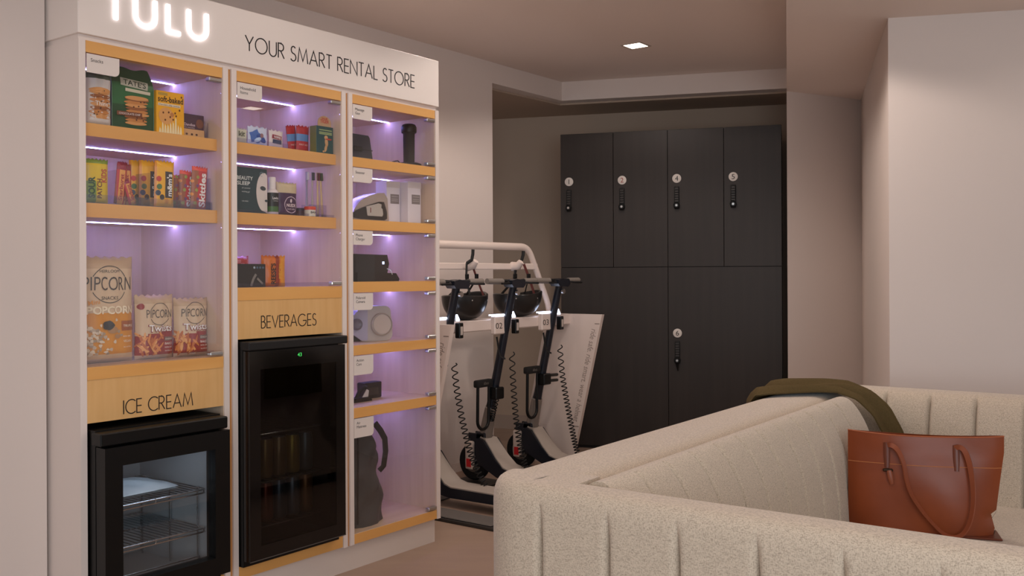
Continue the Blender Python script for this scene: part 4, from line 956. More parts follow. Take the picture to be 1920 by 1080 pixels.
for sx, nm in ((-0.74, 0), (0.74, 1)):
    mb = MB()
    o0, o1 = -0.02, -0.45      # back / front edge at the top (local y)
    prof = [(o0, 0.993), (o1, 0.993), (-0.235, 0.10), (-0.30, 0.03), (-0.34, 0.0), (0.20, 0.0), (0.20, 0.03)]
    mb.prism(prof, 'x', sx - 0.014, sx + 0.014)
    o = build('end_panel', mb, RACKW, rk)
    lean = math.atan2(0.215, 0.893)
    mb = MB()
    xx = sx - 0.0146
    V, Fc = text_mesh(TXT, 1.0)
    w = max(v[0] for v in V); k = 0.62 / w
    c, s = math.cos(lean), math.sin(lean)
    base = Vector((-0.372, 0.90))                  # runs downward along the leaning front edge
    dn = Vector((s, -c)); up = Vector((-c, -s))
    mb.add([(xx, (base + dn * (a * k) + up * (b * k * 1.35)).x, (base + dn * (a * k) + up * (b * k * 1.35)).y) for a, b in V], Fc)
    build('panel_lettering', mb, M('panel_print', (150, 132, 122), .6), o)
    mb = MB()
    for zz in (0.93, 0.26):
        yy = -0.43 + (0.93 - zz) / 0.893 * 0.215
        mb.box(xx - .0004, sx - 0.0139, yy, yy + 0.035, zz, zz + 0.006)
    build('panel_marks', mb, M('panel_print', (150, 132, 122), .6), o)
    mb = MB(); mb.rbox(sx - 0.10, sx + 0.06, -0.78, -0.20, 0.0, 0.018, 0.004, 1); build('foot_plate', mb, M('dark_steel', (58, 54, 52), .45, metal=.3), rk)
    mb = MB(); mb.rbox(sx - 0.09, sx + 0.05, -0.76, -0.22, 0.018, 0.026, 0.004, 1); build('foot_pad', mb, M('steel_top', (104, 98, 94), .5), rk)
SPX = (-0.52, 0.0, 0.480)
for i, x in enumerate(SPX):
    mb = MB(); mb.rbox(x - 0.112, x + 0.030, -0.235, -0.20, 0.902, 1.010, 0.006, 1); o = build('dock_head', mb, RACKW, rk)
    mb = MB(); put_text(mb, '0%d' % (i + 1), x - 0.104, 0.935, width=0.062, height=0.034, proj=lambda a, b: (a, -0.2356, b)); build('dock_number', mb, INK, o)
    mb = MB(); mb.box(x - 0.113, x + 0.032, -0.238, -0.19, 1.010, 1.018); build('dock_light', mb, M('dock_light', (214, 226, 255), emit=5.0), o)
    mb = MB(); mb.tube([(x + .062, -.235, 1.03), (x + .072, -.235, 1.0), (x + .072, -.235, .995)], [.006, .012, .011], 10); build('side_lamp', mb, M('dock_light', (214, 226, 255), emit=5.0), o)
    mb = MB(); mb.rbox(x + .058, x + .094, -.26, -.225, .900, .985, .004, 1); o2 = build('dock_reader', mb, BLACK, rk)
    mb = MB(); mb.box(x + .066, x + .086, -.2606, -.26, .918, .965); build('reader_label', mb, col((190, 176, 166)), o2)
    mb = MB(); mb.tube([(x - .05, -.20, .885), (x - .048, -.21, .82), (x - .040, -.22, .77), (x - .015, -.235, .755)], .008, 8, flat=.4); build('dock_strap', mb, BLACKM, rk, 50)
def coil(path, r, turns, wire, n=12):
    P = [Vector(p) for p in path]
    def at(s):
        k = s * (len(P) - 1); i = min(len(P) - 2, int(k)); f = k - i
        p0 = P[max(0, i - 1)]; p1 = P[i]; p2 = P[i + 1]; p3 = P[min(len(P) - 1, i + 2)]
        return 0.5 * ((2 * p1) + (p2 - p0) * f + (2 * p0 - 5 * p1 + 4 * p2 - p3) * f * f + (3 * p1 - p0 - 3 * p2 + p3) * f ** 3)
    out = []; N = turns * n
    for k in range(N + 1):
        s = k / N; s2 = s ** 0.72; p = at(s2); q = at(min(1, s2 + .01)); d = (q - p)
        if d.length < 1e-6: d = Vector((0, 0, -1))
        d.normalize(); u = Vector((1, 0, 0)); u = (u - d * u.dot(d)).normalized(); w = d.cross(u); a = 2 * math.pi * k / n
        out.append(p + (u * math.cos(a) + w * math.sin(a)) * r)
    mb = MB(); mb.tube(out, wire, 5); return mb
CAB = BLACKM
build('coiled_cable', coil([(-.44, -.20, .76), (-.46, -.24, .60), (-.46, -.29, .40), (-.45, -.35, .22), (-.46, -.47, .07), (-.47, -.56, .03)], .016, 36, .0036), CAB, rk, 60)
build('coiled_cable', coil([(.050, -.235, .79), (.050, -.245, .60), (.055, -.26, .40), (.06, -.29, .22), (.06, -.34, .08), (.05, -.40, .03)], .016, 34, .0036), CAB, rk, 60)
build('coiled_cable', coil([(.545, -.245, .80), (.555, -.26, .60), (.57, -.29, .40), (.58, -.33, .20), (.58, -.38, .05)], .016, 32, .0036), CAB, rk, 60)
mb = MB(); mb.tube([(-.47, -.56, .03), (-.475, -.60, .035), (-.48, -.65, .02), (-.48, -.72, .005)], .004, 6); build('cable_tail', mb, CHROME, rk, 50)
for i, x in enumerate(SPX):
    mb = MB(); mb.rbox(x - .09, x + .09, -.16, .12, .0, .008, .003, 1); build('wheel_plate', mb, M('dark_steel', (58, 54, 52), .45, metal=.3), rk)

NAVY = M('scooter_navy', (22, 26, 36), .3, spec=.5)
DKB = M('scooter_black', (20, 20, 22), .5)
LGR = M('scooter_grey', (172, 160, 150), .45)
GRIP = M('grip_grey', (128, 118, 110), .8)
TYRE = M('tyre_rubber', (20, 19, 19), .8)
def stem_at(h): return -(0.10 + (h - 0.40) * 0.2375)
SCL = ['electric kick scooter in dock 01, mostly hidden behind the snack cabinet', 'navy electric kick scooter standing in dock 02 between the two helmets', 'black electric kick scooter standing in dock 03 next to the dark lockers']
def scooter():
    t = thing('kick_scooter', SCL[0], 'scooter', (0, 0, 0), KA, 'scooters in the rack')
    RX = Matrix.Rotation(math.pi / 2, 4, 'Y')
    zb = 0.009; R = 0.112
    for nm, yy in (('front_wheel', 0.01), ('rear_wheel', -0.86)):
        cen = Matrix.Translation((0, yy, zb + R)) @ RX
        mb = MB(); mb.lathe([(R - .030, -.020), (R - .012, -.023), (R - .002, -.012), (R, 0), (R - .002, .012), (R - .012, .023), (R - .030, .020)], 32, mat=cen); w = build(nm, mb, TYRE, t, 40)
        mb = MB(); mb.lathe([(.012, -.026), (.050, -.022), (R - .028, -.016), (R - .028, .016), (.050, .022), (.012, .026)], 24, mat=cen); build('hub', mb, GREYM, w, 40)
    mb = MB()
    for sx in (-.034, .034): mb.rbox(sx - .007, sx + .007, -.09, .03, zb + .095, .30, .004, 1)
    mb.rbox(-.041, .041, -.10, -.03, .25, .31, .006, 1); build('fork', mb, NAVY, t)
    mb = MB(); mb.rbox(-.072, -.045, -.030, .030, .085, .255, .010, 2); o = build('dock_post', mb, M('post_pale', (206, 188, 176), .4), t, 40)
    mb = MB(); mb.box(-.0726, -.072, -.018, .018, .100, .150); build('red_sticker', mb, col((196, 34, 40), .4), o)
    mb = MB(); mb.tube([(0, stem_at(.27), .27), (0, stem_at(.36), .36), (0, stem_at(.455), .455)], [.042, .038, .034], 14); build('stem_sleeve', mb, M('sleeve_grey', (138, 128, 120), .35, metal=.3), t, 40)
    mb = MB(); mb.tube([(0, stem_at(.45), .45), (0, stem_at(.50), .50), (0, stem_at(1.18), 1.18)], [.030, .027, .022], 14); o = build('stem', mb, NAVY, t, 40)
    mb = MB(); mb.tube([(0, stem_at(.455), .455), (0, stem_at(.463), .463)], .0335, 14); build('folding_collar', mb, CHROME, o, 40)
    # neck plate and deck
    mb = MB()
    path = [(-.07, .285), (-.115, .275), (-.20, .175), (-.255, .125), (-.30, .112), (-.80, .112)]
    hw = [.045, .055, .062, .068, .072, .072]
    vs = []
    for (y, z), w_ in zip(path, hw): vs += [(-w_, y, z), (w_, y, z)]
    fs = [(2 * i, 2 * i + 1, 2 * i + 3, 2 * i + 2) for i in range(5)]
    mb.add(vs, fs); mb.add([(x, y + .004, z - .006) for x, y, z in vs], fs)
    for i in range(5): mb.add([vs[2 * i], vs[2 * i + 2], (vs[2 * i + 2][0], vs[2 * i + 2][1] + .004, vs[2 * i + 2][2] - .006), (vs[2 * i][0], vs[2 * i][1] + .004, vs[2 * i][2] - .006)], [(0, 1, 2, 3)])
    build('deck_mat', mb, LGR, t, 30)
    mb = MB()
    lo = [(-.05, .275), (-.05, .15), (-.12, .105), (-.21, .062), (-.30, .052), (-.86, .060), (-.86, .106), (-.30, .106), (-.25, .119), (-.195, .168), (-.112, .268), (-.07, .278)]
    mb.prism(lo, 'x', -.074, .074); build('deck', mb, NAVY, t)
    mb = MB(); mb.grid(lambda a, b: ((b - .5) * .06, -.86 + .125 * math.cos(math.radians(35 + 110 * a)), zb + R + .125 * math.sin(math.radians(35 + 110 * a))), 10, 2); mb.grid(lambda a, b: ((b - .5) * .06, -.86 + .129 * math.cos(math.radians(35 + 110 * a)), zb + R + .129 * math.sin(math.radians(35 + 110 * a))), 10, 2); build('rear_fender', mb, DKB, t, 40)
    # bar
    zt = 1.195; yt = stem_at(1.195)
    mb = MB(); mb.tube([(-.235, yt + .012, zt + .018), (-.10, yt + .004, zt + .016), (0, yt, zt + .012), (.10, yt + .004, zt + .016), (.235, yt + .012, zt + .018)], .0135, 10); hb = build('handlebar', mb, DKB, t, 40)
    for sx in (-1, 1):
        mb = MB(); mb.tube([(sx * .105, yt + .004, zt + .016), (sx * .238, yt + .012, zt + .018)], [.0175, .0165], 12); build('grip', mb, GRIP, hb, 40)
        mb = MB(); mb.tube([(sx * .07, yt - .012, zt + .012), (sx * .10, yt - .045, zt + .006), (sx * .18, yt - .050, zt + .004)], .006, 8); build('brake_lever', mb, DKB, hb, 40)
    mb = MB(); mb.prism([(-.060, zt - .002), (-.045, zt - .018), (.052, zt - .022), (.075, zt - .004), (.068, zt + .018), (-.01, zt + .030), (-.058, zt + .022)], 'y', yt - .034, yt + .030); build('display_unit', mb, NAVY, t, 30)
    mb = MB(); mb.prism([(-.010, zt + .0305), (.066, zt + .0185), (.064, zt + .0165), (-.010, zt + .0285)], 'y', yt - .030, yt + .020); build('display_glass', mb, BLACKG, t)
    mb = MB(); mb.tube([(0, yt - .022, zt - .05), (0, yt - .036, zt - .05)], .016, 12); build('headlight', mb, CHROME, t, 40)
    return t
sc0 = scooter(); scs = [sc0, copy_tree(sc0), copy_tree(sc0)]
for i, s in enumerate(scs):
    s.location = RK(SPX[i], 0, 0); s.rotation_euler = (0, 0, KA); s['label'] = SCL[i]
# U-locks clipped to the stems
def ulock(label, t, hz, side, hang):
    m = Matrix.Translation(RK(t, 0, 0)) @ Matrix.Rotation(KA, 4, 'Z')
    o = thing('u_lock', label, 'bike lock', group='locks on the scooter stems', mat=m)
    y0 = stem_at(hz); x0, x1 = -.17, -.045
    mb = MB(); mb.rbox(x0 - .012, x1 + .008, y0 - .020, y0 + .020, hz - .022, hz + .022, .010, 2); b = build('lock_bar', mb, BLACKM, o, 40)
    mb = MB(); put_text(mb, 'abus', (x0 + x1) / 2, hz - .006, width=.045, proj=lambda a, c: (a, y0 - .0206, c), align='CENTER'); build('lock_lettering', mb, col((120, 112, 104)), b)
    bot = hz - hang; cx = (x0 + x1) / 2; r = (x1 - x0) / 2 - .010
    pts = [(x0 + .010, y0, hz)] + [(cx - r * math.cos(math.pi * k / 12), y0 + .004, bot + r - r * math.sin(math.pi * k / 12)) for k in range(13)] + [(x1 - .010, y0, hz)]
    mb = MB(); mb.tube(pts, .0095, 10); build('shackle', mb, BLACK, o, 50)
    mb = MB(); mb.rbox(x1 - .004, .030, y0 - .050, y0 + .012, hz - .100, hz - .030, .006, 1); build('lock_bracket', mb, BLACK, o)
    if side:
        mb = MB()
        for z in (hz - .045, hz - .080): mb.tube([(.028, y0 - .02, z), (.15, y0 - .012, z - .006)], .010, 8)
        build('bracket_prongs', mb, BLACK, o, 50)
    else:
        build('coil_cord', coil([(-.03, y0 - .035, hz - .10), (-.032, y0 - .015, hz - .17), (-.03, y0 + .005, hz - .23)], .014, 9, .0035), BLACK, o, 60)
    return o
ulock('black U-shaped bike lock with coiled cord on the middle scooter stem', -.008, .615, False, .27)
ulock('black U-shaped bike lock with side prongs on the scooter nearest the lockers', .472, .655, True, .30)
# helmets resting upside down on the dock beam
HELM = M('helmet_black', (30, 28, 27), .28, spec=.5)
PAD = M('helmet_lining', (46, 42, 40), .9)
def helmet(label, t, rz):
    o = thing('bike_helmet', label, 'helmet', RK(t, 0.125, 0.9905), KA + rz, 'helmets on the rack')
    A, B, Hh = .166, .118, .158
    def shell(k, rim):
        def fn(a, b):
            an = 2 * math.pi * a; ph = b * math.pi / 2
            rimz = Hh * (1 - .16 * math.cos(an) ** 2 * (1 if math.cos(an) < 0 else .3) - .10 * math.sin(an) ** 2 + .05 * math.cos(2 * an))
            s = math.sin(ph) ** .75; return (A * k * s * math.cos(an), B * k * s * math.sin(an), (1 - k) * .10 + (rimz - (1 - k) * .10) * (1 - math.cos(ph)) ** 1.05)
        return fn
    mb = MB(); mb.grid(shell(1.0, 0), 40, 12); build('shell', mb, HELM, o, 60)
    mb = MB(); mb.grid(shell(.86, 0), 40, 12); build('lining', mb, PAD, o, 60)
    f1 = shell(1.0, 0); f2 = shell(.86, 0)
    mb = MB(); mb.grid(lambda a, b: tuple(Vector(f1(a, 1.0)).lerp(Vector(f2(a, 1.0)), b) + Vector((0, 0, .006 * math.sin(b * math.pi)))), 40, 4); build('rim', mb, HELM, o, 60)
    for s in (-1, 1):
        mb = MB(); mb.tube([(s * .07, -.085, .13), (s * .055, -.045, .24), (s * .026, -.03, .325)], .0095, 6, flat=.5); build('chin_strap', mb, BLACKM if s < 0 else col((84, 30, 26), .7), o, 50)
        mb = MB(); mb.tube([(s * .09, .06, .13), (s * .055, -.03, .22)], .008, 6, flat=.4); build('rear_strap', mb, BLACKM, o, 50)
        mb = MB(); mb.rbox(s * .05 - .012, s * .05 + .012, -.055, -.040, .235, .265, .003, 1); build('strap_buckle', mb, BLACK, o)
        mb = MB(); mb.lathe([(.004, 0), (.005, .004), (.003, .006)], 10, mat=Matrix.Translation((s * .078, -.098, .115)) @ Matrix.Rotation(math.pi / 2, 4, 'X')); build('rivet', mb, CHROME, o, 40)
    mb = MB(); mb.tube([(-.026, -.03, .325), (-.004, -.05, .345), (.008, -.05, .38), (.010, -.05, .405)], .010, 6, flat=.5); build('strap_loop', mb, BLACKM, o, 50)
    return o
helmet('black bike helmet upside down on the rack, left one, between docks 01 and 02', -.250, .10)
helmet('black bike helmet upside down on the rack, right one, between docks 02 and 03', .262, -.35)

# ------------------------------------------------------------------ lockers
LW = 0.7725; LH = 2.265; LM = 1.299; LD = 0.62
def locker(idx, label, tops, low):
    p = LK0 + BX * (LW * idx)
    t = thing('locker_cabinet', label, 'locker', (p.x, p.y, 0), BA, 'dark wood-grain lockers')
    mb = MB(); mb.box(0.0, LW - .001, .020, LD, 0.0, LH - .004); build('carcass', mb, M('locker_carcass', (30, 26, 25), .6), t)
    def door(x0, x1, z0, z1, num, nh, name='door'):
        mb = MB(); mb.rbox(x0 + .0018, x1 - .0018, 0.0, .020, z0 + .0018, z1 - .0018, .001, 1); d = build(name, mb, LOCKM, t)
        if num is None: return
        cx = x0 + 0.064
        mb = MB(); mb.lathe([(.031, 0), (.031, .003), (.029, .004)], 28, mat=Matrix.Translation((cx, 0, nh)) @ Matrix.Rotation(math.pi / 2, 4, 'X')); build('number_disc', mb, M('number_disc', (214, 204, 196), .5), d, 40)
        mb = MB(); put_text(mb, num, cx, nh - .017, height=.034, size=.046, width=.022 if num != '1' else None, proj=lambda a, b: (a, -.0046, b), align='CENTER'); build('number', mb, col((150, 66, 58)) if num == '2' else INK, d)
        mb = MB(); mb.rbox(cx - .018, cx + .018, -.014, 0.0, nh - .215, nh - .056, .006, 2); build('lock_body', mb, BLACKM, d, 40)
        for k in range(6):
            mb = MB(); mb.rbox(cx - .013, cx + .013, -.018, -.013, nh - .080 - .017 * k, nh - .068 - .017 * k, .002, 1); build('lock_dial', mb, M('lock_dial', (52, 48, 46), .4), d)
        mb = MB(); mb.lathe([(.022, 0), (.022, .018), (.016, .024)], 20, mat=Matrix.Translation((cx, -.008, nh - .190)) @ Matrix.Rotation(math.pi / 2, 4, 'X')); build('lock_knob', mb, BLACK, d, 40)
        mb = MB(); mb.lathe([(.008, 0), (.008, .003)], 14, mat=Matrix.Translation((cx, -.032, nh - .190)) @ Matrix.Rotation(math.pi / 2, 4, 'X')); build('key_core', mb, CHROME, d, 40)
        if num == '6':
            mb = MB(); mb.tube([(cx, -.020, nh - .215), (cx + .002, -.018, nh - .245), (cx + .004, -.016, nh - .262)], [.010, .006, .003], 8); build('hanging_key', mb, BLACK, d, 40)
    door(0, LW / 2, LM, LH, tops[0], 1.919); door(LW / 2, LW, LM, LH, tops[1], 1.919)
    door(0, LW, 0.02, LM, low, 0.835)
    return t
locker(0, 'left dark wood-grain locker unit with doors numbered 1 and 2', ('1', '2'), None)
locker(1, 'right dark wood-grain locker unit with doors numbered 4, 5 and 6', ('4', '5'), '6')

# ------------------------------------------------------------------ sofa
SA = math.atan2(-0.579, 0.815)                  # local x = along the front arm, local y = along the long back
so = thing('sectional_sofa', 'beige tweed sectional sofa with vertical channel stitching', 'sofa', (-0.0846, 2.2377, 0), SA)
TOP = 0.78
def rounded(prof_pts, r, n=6):
    """fillet the inner corners of an open polyline"""
    out = [prof_pts[0]]
    for i in range(1, len(prof_pts) - 1):
        a, b, c = Vector(prof_pts[i - 1]), Vector(prof_pts[i]), Vector(prof_pts[i + 1]); rr = r[i] if isinstance(r, (list, tuple)) else r
        e0 = b + (a - b).normalized() * min(rr, (a - b).length * .49); e1 = b + (c - b).normalized() * min(rr, (c - b).length * .49)
        for k in range(n + 1):
            s = k / n; out.append(tuple(e0 * (1 - s) ** 2 + b * 2 * s * (1 - s) + e1 * s * s))
    out.append(prof_pts[-1])
    # resample long runs
    res = [out[0]]
    for p in out[1:]:
        a = Vector(res[-1]); b = Vector(p); L = (b - a).length; m = max(1, int(L / 0.05))
        for k in range(1, m + 1): res.append(tuple(a.lerp(b, k / m)))
    return res
def sweep_panel(name, prof, place, p0, p1, w_groove, depth=0.022, gw=0.012, n=14, ends=(True, True), cap=(False, False), bulge=0.0):
    """one upholstered channel: profile (s,z) swept from p0 to p1, sinking to a seam at its two ends where w_groove(s,z)>0"""
    m = len(prof); N = []
    for i in range(m):
        a = Vector(prof[max(0, i - 1)]); b = Vector(prof[min(m - 1, i + 1)]); d = (b - a).normalized(); N.append(Vector((-d.y, d.x)))
    stops = [0, .0015, .003, .005, .008, .012, .02] ; L = p1 - p0
    xs = sorted(set([q for q in stops if q < L / 2] + [L - q for q in stops if q < L / 2] + [L * k / n for k in range(1, n) if .024 < L * k / n < L - .024] + [0, L]))
    def fn_i(i, k):
        x = xs[i]; g = 0.0
        if ends[0]: g = max(g, max(0, 1 - x / gw) ** 1.5)
        if ends[1]: g = max(g, max(0, 1 - (L - x) / gw) ** 1.5)
        s, z = prof[k]; w = w_groove(s, z)
        off = -depth * g * w + bulge * w * max(0.0, math.sin(math.pi * x / L)) ** .7
        q = Vector((s, z)) + N[k] * off
        return place(p0 + x, q.x, q.y)
    nx = len(xs) - 1
    mb = MB(); vs = [fn_i(i, k) for i in range(nx + 1) for k in range(m)]
    fs = [(i * m + k, (i + 1) * m + k, (i + 1) * m + k + 1, i * m + k + 1) for i in range(nx) for k in range(m - 1)]
    if cap[0]: fs.append(tuple(range(m)))
    if cap[1]: fs.append(tuple(nx * m + k for k in range(m)))
    mb.add(vs, fs)
    return build(name, mb, SOFA, so, 50)
# profile direction: from the outer foot, up, over the top, down the inner side -> left normal points outwards
sm = lambda a, b, x: max(0.0, min(1.0, (x - a) / (b - a)))
arm_prof = rounded([(-.013, .06), (-.013, TOP - .002), (.050, TOP + .002), (.105, TOP - .004), (.105, .30)], [0, .06, .02, .045, 0])
wg_arm = lambda s, z: (1 - sm(TOP - .085, TOP - .035, z)) if s < .05 else 0.0
cuts = [0.13, 0.182, 0.352, 0.513, 0.680, 0.842, 1.007, 1.172, 1.337, 1.50]
for a, b in zip(cuts[:-1], cuts[1:]):
    sweep_panel('arm_channel', arm_prof, lambda p, s, z: (p, s, z), a, b, wg_arm, ends=(a != .13, True), cap=(False, b == 1.50))
# rounded outer corner
RC = .13
def corner_place(p, s, z):
    an = p / RC; r = RC - s
    r = max(r, 0.0)
    return (.13 - r * math.sin(an), .13 - r * math.cos(an), z)
cor_prof = rounded([(-.013, .06), (-.013, TOP - .002), (.050, TOP + .002), (.1295, TOP - .001)], [0, .06, .02, 0])
sweep_panel('corner_panel', cor_prof, corner_place, 0.0, RC * math.pi / 2, wg_arm, ends=(False, True), n=18)
# long back frame
bk_prof = rounded([(-.013, .06), (-.013, TOP - .012), (.05, TOP - .002), (.19, TOP - .004), (.235, TOP - .05), (.235, .30)], [0, .06, .03, .04, .04, 0])
zero = lambda s, z: 0.0
sweep_panel('back_frame', bk_prof, lambda p, s, z: (s, p, z), .128, 2.40, zero, ends=(False, False), n=20, cap=(False, True))
mb = MB(); mb.prism([(.075, .10), (.095, .068), (.13, .050), (.232, .050), (.232, .17), (.055, .17), (.058, .13)], 'z', .40, TOP - .0008); build('corner_fill', mb, SOFA, so, 50)
# back cushion with channels
cu_prof = rounded([(.218, .62), (.222, TOP - .035), (.250, TOP + .006), (.305, TOP + .002), (.375, TOP - .115), (.398, .52), (.405, .36)], [0, .02, .03, .085, .10, .1, 0], 7)
wg_cu = lambda s, z: sm(.275, .315, s)
c0 = 0.098; step = 0.150
for k in range(12):
    a = c0 + step * k; b = a + step
    if k == 11:
        sweep_panel('cushion_channel', cu_prof, lambda p, s, z: (s, p, z), a, b, wg_cu, depth=.022, gw=.010, ends=(True, False), n=10)
    else: sweep_panel('cushion_channel', cu_prof, lambda p, s, z: (s, p, z), a, b, wg_cu, depth=.022, gw=.010, ends=(k > 0, True), n=10, cap=(k == 0, False))
ce = c0 + step * 12
def cend(a, b):                       # rounded far end of the cushion
    i = b * (len(cu_prof) - 1); k = min(len(cu_prof) - 2, int(i)); f = i - k
    p = Vector(cu_prof[k]).lerp(Vector(cu_prof[k + 1]), f); c = Vector((.29, .50)); sh = .30 * (1 - math.cos(a * math.pi / 2)); q = p.lerp(c, sh * .45)
    return (q.x, ce + .055 * math.sin(a * math.pi / 2), q.y)
mb = MB(); mb.grid(cend, 8, len(cu_prof) - 1); mb.add([cend(1, k / (len(cu_prof) - 1)) for k in range(len(cu_prof))], [tuple(range(len(cu_prof)))]); build('cushion_end', mb, SOFA, so, 50)
# far return back
YB = 2.425
rb_prof = rounded([(0, .06), (0, TOP - .006), (.10, TOP + .004), (.185, TOP - .004), (.235, TOP - .10), (.285, .34)], [0, .06, .03, .05, .08, 0])
wg_rb = lambda s, z: sm(.165, .20, s)
cuts = [-.013, 0.184, 0.352, 0.517, 0.682, 0.850, 1.015, 1.18, 1.345, 1.51]
for a, b in zip(cuts[:-1], cuts[1:]):
    sweep_panel('return_channel', rb_prof, lambda p, s, z: (p, YB - s, z), a, b, wg_rb, ends=(a > 0, True), cap=(a < 0, b == 1.51))
# seat
mb = MB(); mb.rbox(.20, 1.50, .09, 2.20, .14, .39, .035, 4); build('seat_cushion', mb, SOFA, so, 50)
mb = MB(); mb.box(.02, 1.48, .02, 2.40, .06, .15); build('sofa_base', mb, M('sofa_base', (60, 52, 46), .8), so)
for x in (.08, 1.42):
    for y in (.08, 2.34):
        mb = MB(); mb.cyl((x, y, .0), (x, y, .062), .022, 14, r2=.028); build('leg', mb, M('sofa_leg', (40, 32, 28), .5), so, 40)

# scarf draped over the far corner of the long back
def S3(x, y, z):
    m = Matrix.Translation((-0.0846, 2.2377, 0)) @ Matrix.Rotation(SA, 4, 'Z'); return m @ Vector((x, y, z))
sf = thing('scarf', 'olive green scarf draped over the far corner of the sofa back', 'scarf', (-0.0846, 2.2377, 0), SA)
spath = [(-.030, .56), (-.028, .66), (-.024, .745), (-.004, .775), (.04, .782), (.10, .784), (.17, .786), (.24, .784), (.31, .762), (.365, .71), (.405, .63), (.435, .54), (.455, .46), (.475, .412), (.53, .398)]
def sc_pt(s):
    k = s * (len(spath) - 1); i = min(len(spath) - 2, int(k)); return Vector(spath[i]).lerp(Vector(spath[i + 1]), k - i)
def scarf(thk):
    def fn(a, b):
        p = sc_pt(a); q = sc_pt(min(1, a + .01)); d = (q - sc_pt(max(0, a - .01))).normalized(); n = Vector((-d.y, d.x))
        k = sm(.22, .52, a); k = k * k * (3 - 2 * k); y0 = 1.745 + .225 * k; wdt = 2.175 - .02 * k - y0
        fold = .020 + .022 * math.sin(b * 13 + a * 3) + .010 * math.sin(b * 29 - a * 5)
        edge = 1 - abs(2 * b - 1) ** 6
        q = p + n * (.010 + max(-.006, fold) * .8 * edge + thk)
        return (q.x, y0 + wdt * b + .012 * math.sin(a * 9 + b * 4), q.y)
    return fn
mb = MB(); mb.grid(scarf(0.0), 60, 34); mb.grid(scarf(-.004), 60, 34)
build('scarf_cloth', mb, M('olive_wool', (96, 80, 52), .9, spec=.1, bump=(260, .2), vary=(160, .9, (82, 68, 42))), sf, 60)

# leather tote
def bag_frame():
    L = Vector((1.128, 3.225)); Rr = Vector((1.545, 3.090)); d = (Rr - L)
    return L, math.atan2(d.y, d.x), d.length
L_, BAZ, BWD = bag_frame()
bg = thing('leather_tote', 'tan brown leather tote bag with drooping strap on the sofa seat', 'handbag', (L_.x, L_.y, 0.3905), BAZ)
LEA = M('tan_leather', (146, 70, 30), .38, spec=.4, vary=(7, .9, (112, 48, 20)), bump=(30, .10))
LEAD = M('dark_leather', (104, 50, 30), .4, spec=.5)
BH = .318; BD = .10; W0 = .445; W1 = .478
def tote(sgn):
    def fn(a, b):
        w = W0 + (W1 - W0) * min(1, b * 1.15); x = a * w - .004
        e = max(0.0, 1 - abs(2 * a - 1) ** 3.0) ** .7
        dep = (BD / 2) * (1 - .62 * b) * e + .004
        bul = .012 * math.sin(math.pi * min(1, b * 1.2)) * math.sin(math.pi * a) + .004 * math.sin(a * 9 + b * 5)
        z = BH * b + (.010 * (2 * a - 1) ** 2 if b > .99 else 0)
        if a > .88 and b < .25: z *= 1.0; x -= .028 * (b - .10) * 4 * (a - .88) / .12 if .06 < b < .25 else 0
        return (x, BD / 2 + sgn * (dep + bul), z)
    return fn
mb = MB(); mb.grid(tote(-1), 28, 22); build('front_panel', mb, LEA, bg, 60)
mb = MB(); mb.grid(tote(1), 28, 22); build('back_panel', mb, LEA, bg, 60)
mb = MB()
f, k_ = tote(-1), tote(1)
for a in (0.0, 1.0): mb.grid(lambda u, v: tuple(Vector(f(a, v)).lerp(Vector(k_(a, v)), u)), 2, 16)
mb.grid(lambda u, v: tuple(Vector(f(v, 0)).lerp(Vector(k_(v, 0)), u)), 2, 16); build('gusset', mb, LEAD, bg, 60)
mb = MB(); mb.rbox(-.012, W0 + .016, -.012, BD + .008, 0, .007, .003, 1); build('base_piece', mb, LEAD, bg)
mb = MB(); mb.tube([f(i / 28, .705) for i in range(29)], .0012, 5); build('stitch_line', mb, M('thread', (186, 116, 70), .6), bg)
mb = MB(); mb.tube([f(i / 28, 1.0) for i in range(29)], .0022, 5); build('rim_edge', mb, M('leather_edge', (168, 92, 58), .5), bg)
def front_at(x, z):
    b = z / BH; w = W0 + (W1 - W0) * min(1, b * 1.15); a = (x + .004) / w; p = Vector(f(a, b)); return p
xa, xb = .118, .338
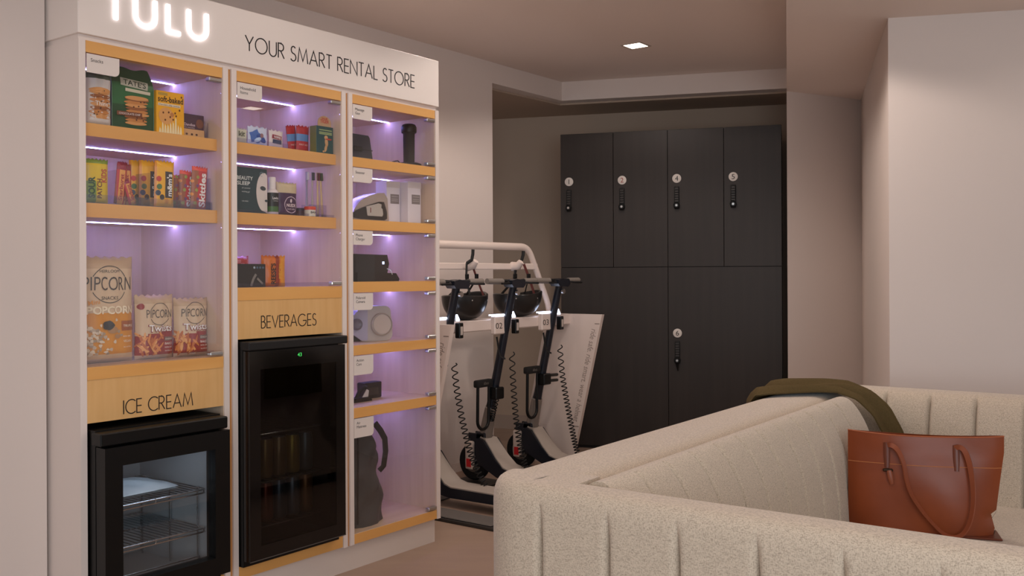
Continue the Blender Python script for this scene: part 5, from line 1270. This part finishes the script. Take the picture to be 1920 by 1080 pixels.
# drooping front strap: flat band
pts = [(xa + .002, .286, .0), (xa + .016, .287, .014), (xa + .034, .270, .022), (xa + .050, .230, .020), (xa + .058, .180, .018), (xa + .072, .135, .018), (xa + .100, .090, .020), (xa + .134, .048, .022), (xa + .168, .016, .024), (xa + .200, .008, .026), (xa + .226, .022, .024), (xa + .246, .060, .022), (xa + .256, .115, .020), (xa + .256, .180, .020), (xa + .248, .240, .020), (xa + .236, .278, .018), (xa + .222, .290, .010), (xa + .208, .286, .0)]
P = []
for x, z, o in pts: q = front_at(x, z); P.append((q.x, q.y - .004 - o, z))
def strap(mb, P, w, th):
    P = [Vector(p) for p in P]
    S = []
    for i in range(len(P) - 1):
        p0, p1, p2, p3 = P[max(0, i - 1)], P[i], P[i + 1], P[min(len(P) - 1, i + 2)]
        for k in range(5):
            u = k / 5; S.append(0.5 * ((2 * p1) + (p2 - p0) * u + (2 * p0 - 5 * p1 + 4 * p2 - p3) * u * u + (3 * p1 - p0 - 3 * p2 + p3) * u ** 3))
    S.append(P[-1]); n = len(S); vs = []
    for i, p in enumerate(S):
        d = (S[min(n - 1, i + 1)] - S[max(0, i - 1)]).normalized(); s = i / (n - 1)
        tw = math.radians(70) * max(0.0, math.sin(math.pi * min(1, s * 1.1))) ** .8      # the band turns edge-on at the bottom of the loop
        side = d.cross(Vector((0, -1, 0))).normalized(); out = side.cross(d).normalized()
        a = side * math.cos(tw) + out * math.sin(tw); b = d.cross(a).normalized()
        vs += [p + a * w / 2 + b * th / 2, p - a * w / 2 + b * th / 2, p - a * w / 2 - b * th / 2, p + a * w / 2 - b * th / 2]
    fs = []
    for i in range(n - 1):
        for j in range(4): fs.append((4 * i + j, 4 * i + (j + 1) % 4, 4 * i + 4 + (j + 1) % 4, 4 * i + 4 + j))
    fs += [(0, 1, 2, 3), (4 * n - 1, 4 * n - 2, 4 * n - 3, 4 * n - 4)]
    mb.add(vs, fs)
mb = MB(); strap(mb, P, .016, .0045); build('front_strap', mb, M('strap_leather', (140, 74, 48), .4), bg, 50)
for x in (xa, xb - .008):
    mb = MB(); ys = [front_at(x, z).y - .003 for z in (.215, .25, .29)]
    mb.tube([(x, ys[0], .212), (x, ys[1], .25), (x, ys[2], .294)], [.007, .010, .010], 8, flat=.35); build('strap_tab', mb, LEAD, bg, 50)
x = xa + .002; y = front_at(x, .205).y
mb = MB(); mb.rbox(x - .016, x + .016, y - .012, y - .001, .200, .210, .003, 1); build('buckle', mb, M('dark_metal', (90, 78, 70), .25, metal=1.0), bg)
mb = MB(); mb.tube([(x + .004, y - .010, .205), (x + .008, y - .016, .18), (x + .012, y - .014, .160)], [.008, .009, .006], 10, flat=.4); build('buckle_pull', mb, M('strap_leather', (140, 74, 48), .4), bg, 50)
g2 = tote(1)
mb = MB(); strap(mb, [(.12, BD - .02, .28), (.13, BD + .02, .27), (.16, BD + .045, .16), (.23, BD + .05, .07), (.30, BD + .045, .16), (.33, BD + .02, .27), (.34, BD - .02, .28)], .020, .004); build('rear_strap', mb, M('strap_leather', (140, 74, 48), .4), bg, 50)
